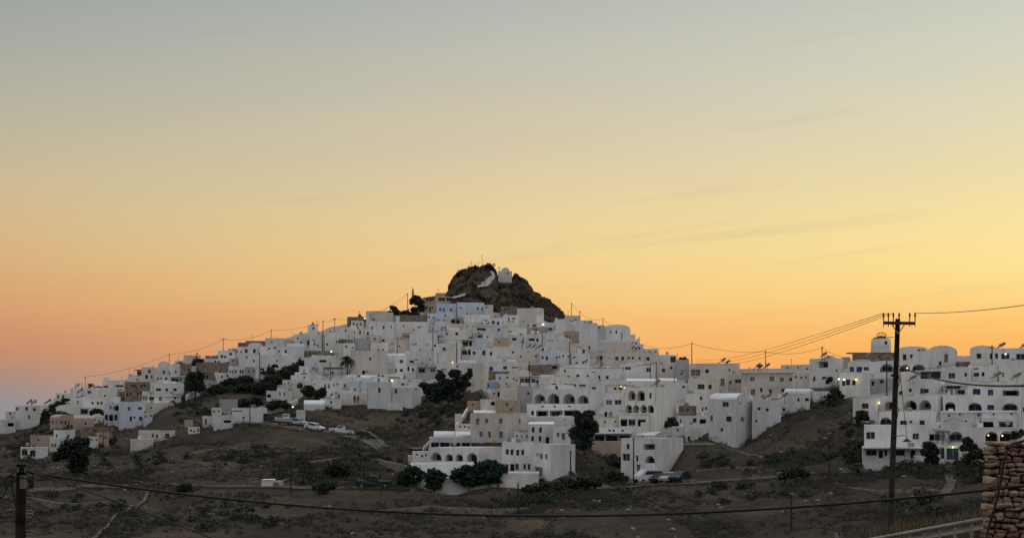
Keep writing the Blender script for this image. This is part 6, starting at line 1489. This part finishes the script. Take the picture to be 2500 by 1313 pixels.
def lamp(px, py, label, m='lw', r=3.2, post=None, D=None, Dd=-2):
    if D is None:
        cand = [o for o in OCC if o[0] - 3 <= px <= o[1] + 3 and o[2] - 3 <= py <= o[3]]
        D = (min((o[4] for o in cand), default=Dat(px, py + 10))) - .35
    s = D / F; c = at(px, py, D); root = empty('lamp', c, label, 'lamp', 'lit outdoor lamps')
    g_ = MB(c); g_.ball(c, r * s * .68, 12, 8); g_.build('bulb', M[m], root, True)
    h = MB(c)
    if post: h.tube([at(px, post, D) - Vector((0, 0, 1)), c - Vector((0, 0, r * s * .75))], .07, 7); h.build('post', M['wire'], root)
    else: h.tube([c + Vector((0, 0, r * s * .8)), c + Vector((0, .2, r * s * 1.4)), c + Vector((0, .5, r * s * 1.4))], .04, 6); h.build('bracket', M['wire'], root)
    ld = bpy.data.lights.new('lamp_light', 'POINT'); ld.energy = 5; ld.color = dict(lw=(1, .85, .6), ly=(1, .8, .2), lg=(.7, 1, .85), lp=(1, .6, .5))[m]; ld.shadow_soft_size = .25
    lo = bpy.data.objects.new('light', ld); COL.objects.link(lo); lo.parent = root; lo.location = (0, -.35, -.1)
for x, y, lb, m, r_, po in [(809,858,'lit globe lamp on a dark post left of the tall palm','lw',3.0,874),(957,928,'bright warm lamp over the brown shop front below the cream wall','lw',3.2,None),(1105,884,'yellow lit lamp in the town centre above the fig tree','ly',2.6,None),(890,777,'pale lit lamp beside the pink dome','lw',2.4,None),(715,993,'lit globe lamp near the parked boat','lw',2.6,1012),(1326,792,'pink lit street lamp in the upper town','lp',3.4,800),(1516,943,'yellow light under the canopy between the arched houses','ly',2.8,None),(1525,946,'second smaller yellow light under the same canopy','ly',2.0,None),
 (2048,925,'greenish left lamp of three on the terrace','lg',3.6,None),(2061,926,'white middle lamp of three on the terrace','lw',3.4,None),(2090,926,'yellow right lamp of three on the terrace','ly',3.6,None),(2215,898,'pinkish lamp under the arch beside the big pole','lp',3.2,None),(2146,983,'yellow lamp on a post left of the big pole','ly',3.0,1005),(2326,1091,'yellow green lamp above the blue garage doors','ly',3.4,None),(2413,1062,'pink lamp inside the left arch by the stone wall','lp',3.0,None),(2447,1063,'white lamp inside the right arch by the stone wall','lw',3.0,None),(2455,864,'greenish lamp before the dark skyline window at right','lg',3.4,None),(616,1223,'',None,0,None)]:
    if m: lamp(x, y, lb, m, r_, po)
# reed pergola, awnings, parasols
def pergola(x0, x1, yt, yb, label, m='reed', th=.18, dep=3.5, Dd=-4):
    xm = (x0 + x1) / 2; D = Dat(xm, yb) + Dd; s = D / F; b = at(xm, yb, D); root = empty('pergola', b, label, 'pergola'); z = (HOR - yt) * s; X0, X1 = at(x0, 0, D).x, at(x1, 0, D).x
    r_ = MB(b); r_.box(((X0 + X1) / 2, D + dep / 2, z + .1), ((X1 - X0) / 2, 0, 0), (0, dep / 2, .12), (0, 0, th / 2)); r_.build('roof', M[m], root)
    for x in (X0 + .15, (X0 + X1) / 2, X1 - .15):
        p = MB(b); p.tube([(x, D + .1, b.z - 1.5), (x, D + .1, z)], .06, 6); p.build('post', M['brown'], root)
pergola(790, 835, 899, 917, 'dark reed pergola left of the tall palm', 'reed', .35)
pergola(2080, 2190, 862, 872, 'dark thatched roof shelter on the stone roof left of the windmill', 'reed', .3, 5, 0)
pergola(1455, 1478, 869, 880, 'glass sided canopy left of the six window cream house', 'metal', .08, 2.5, -7)
pergola(1478, 1550, 941, 958, 'flat canopy over the terrace between the arched houses', 'conc', .15, 3, -6)
pergola(1449, 1541, 1055, 1080, 'long white flat veranda roof above the five blue doors', 'roofm', .2, 3, -3) if 0 else None
pergola(326, 348, 903, 914, 'thin flat shade on the left skyline roof', 'brown', .1, 2, -2)
pergola(912, 975, 922, 938, 'brown flat shop canopy under the warm lamp', 'brown', .15, 2.5, -4)
pergola(1106, 1130, 776, 792, 'small shade roof before the pale blue block', 'grey', .1, 2.5, -5)
pergola(1518, 1545, 1078, 1100, 'orange framed porch on the house behind the van', 'rust', .12, 2.0, -3)
pergola(2286, 2320, 1052, 1078, 'flat porch roof beside the garage tree', 'conc', .15, 2.2, -4)
def parasol(px, py, w_, m, label, Dd=-4):
    D = Dat(px, py + 14) + Dd; s = D / F; t = at(px, py, D); b = at(px, py + 12, D); root = empty('parasol', b, label, 'parasol'); p = MB(b); p.tube([b - Vector((0, 0, .5)), t], .035, 6); p.build('pole', M['metal'], root)
    c = MB(b); n = 8; r = w_ / 2 * s
    for i in range(n):
        a, q = 2 * math.pi * i / n, 2 * math.pi * (i + 1) / n
        c.poly([t + Vector((0, 0, .1)), t + Vector((r * math.cos(a), r * math.sin(a), -.45)), t + Vector((r * math.cos(q), r * math.sin(q), -.45))])
    c.build('canopy', M[m], root)
parasol(1054, 855, 22, 'cloth_red', 'dark red parasol on a roof terrace beside the boat pole')
parasol(1150, 822, 16, 'cloth_red', 'small dark red parasol right of the blue boat terrace')
parasol(742, 909, 24, 'blue', 'dark blue parasol on the white stepped terrace')
parasol(440, 883, 26, 'cloth_red', 'wide dark red parasol on the left skyline terrace')
parasol(240, 942, 34, 'wire', 'wide black parasol beside the small palm')
parasol(190, 967, 18, 'wire', 'black parasol at the left cluster above the plain block')
# white roadside hut with rubble yard
def hut():
    D = Dat(655, 1188) - 1; b = at(655, 1188, D); root = empty('roadside_hut', b, 'small white flat roofed hut beside the lower left road', 'hut'); s = D / F
    w_ = MB(b); w_.abox(at(638, 0, D).x, at(666, 0, D).x, D, D + 2.4, b.z - 1, at(0, 1171, D).z); w_.build('wall', WHITES[0], root)
    w_ = MB(b); w_.abox(at(666, 0, D).x + .01, at(686, 0, D).x, D + .3, D + 2.2, b.z - 1, at(0, 1174, D).z); w_.build('annex', M['G'], root)
    r_ = MB(b); r_.abox(at(637, 0, D).x, at(667, 0, D).x, D - .1, D + 2.5, at(0, 1171, D).z + .003, at(0, 1170, D).z); r_.build('roof', ROOFW[0], root)
    d_ = MB(b); d_.abox(at(668, 0, D).x, at(679, 0, D).x, D + .2, D + .297, b.z, b.z + .6); d_.build('door', M['grey'], root)
hut()
def gatehouse():
    D = Dat(548, 1052) - 1; s = D / F
gatehouse()

def railing(x0, x1, y0, y1, label, dD=0, m='metal'):
    cand = [o for o in OCC if o[0] - 3 <= (x0 + x1) / 2 <= o[1] + 3 and o[2] - 12 <= y1 <= o[3]]
    D = min((o[4] for o in cand), default=Dat((x0 + x1) / 2, y1)) - .25 + dD; a, b = at(x0, y1, D), at(x1, y1, D); h = (y1 - y0) / F * D
    root = empty('balcony_railing', a, label, 'railing', 'railings on terraces'); t = MB(a); t.tube([a + Vector((0, 0, h)), b + Vector((0, 0, h))], .035, 5); t.build('handrail', M[m], root)
    p = MB(a); n = max(3, int((b - a).length / .28))
    for i in range(n + 1):
        c = a.lerp(b, i / n); p.tube([c, c + Vector((0, 0, h))], .018, 4)
    p.build('bars', M[m], root)
railing(1304, 1334, 938, 948, 'grey railing on the terrace right of the green porch')
railing(820, 852, 945, 950, 'thin grey railing above the long white wall of the lower terrace')
railing(1018, 1070, 889, 895, 'dark railing over the black windowed ground floor', m='wire')
railing(1512, 1582, 1001, 1008, 'thin railing in front of the lower row of black arches', -4)
railing(2236, 2298, 898, 904, 'blue grey railing above the glazed veranda', m='bluel')
railing(1654, 1732, 1008, 1014, 'thin railing left of the tall barrel vaulted house')
def stairs(x0, x1, ya, yb, w_, label, n=10, Dd=-1.5, m=0):
    """outside stair: solid stepped flight running across the view from (x0,yb) up to (x1,ya)"""
    D = Dat((x0 + x1) / 2, yb) + Dd; a, b = at(x0, yb, D), at(x1, ya, D); o = MB(a)
    for i in range(n):
        xa, xb = a.x + (b.x - a.x) * i / n, a.x + (b.x - a.x) * (i + 1) / n; z = a.z + (b.z - a.z) * (i + 1) / n
        o.abox(min(xa, xb), max(xa, xb), D, D + w_, a.z - 1.5, z)
    tag(o.build('outside_stairs', WHITES[m]), label, 'stairs')
stairs(2364, 2388, 1044, 1084, 1.2, 'outside white stairs climbing right between the arched houses', Dd=-6)
stairs(1222, 1196, 1096, 1130, 1.0, 'white outside stairs right of the four dark arches', Dd=-2, m=2)
stairs(1268, 1252, 1078, 1100, 1.0, 'short white stairs behind the brown windowed house', Dd=-1, m=1)
stairs(1000, 1030, 1104, 1134, 1.0, 'white ramp stairs rising at the left of the arches house', Dd=-2, m=3)
stairs(1046, 1060, 868, 885, .9, 'small white stairs under the triangular dark window', n=7, Dd=-4, m=0)
stairs(1552, 1562, 822, 834, .9, 'stepped white wall at the right end of the skyline slope', n=4, Dd=0, m=1)
def laundry(x0, x1, y, label, dD=0):
    cand = [o for o in OCC if o[0] - 3 <= (x0 + x1) / 2 <= o[1] + 3 and o[2] - 12 <= y <= o[3]]
    D = min((o[4] for o in cand), default=300) - .5 + dD; a, b = at(x0, y, D), at(x1, y, D); root = empty('washing_line', a, label, 'washing line'); l = MB(a); l.tube([a, b], .015, 4); l.build('line', M['wire'], root)
    for i in range(4):
        c = a.lerp(b, (i + .6) / 4.4); q = MB(a); w_ = (b - a).length / 10; q.box(c - Vector((0, 0, .45)), (w_, 0, 0), (0, .012, 0), (0, 0, .42)); q.build('sheet', M[['whitep', 'bluel', 'whitep', 'tank'][i]], root)
laundry(2313, 2340, 950, 'pale washing hanging on the covered top balcony near the right edge')
laundry(1070, 1092, 800, 'washing on a terrace line above the stored boat')
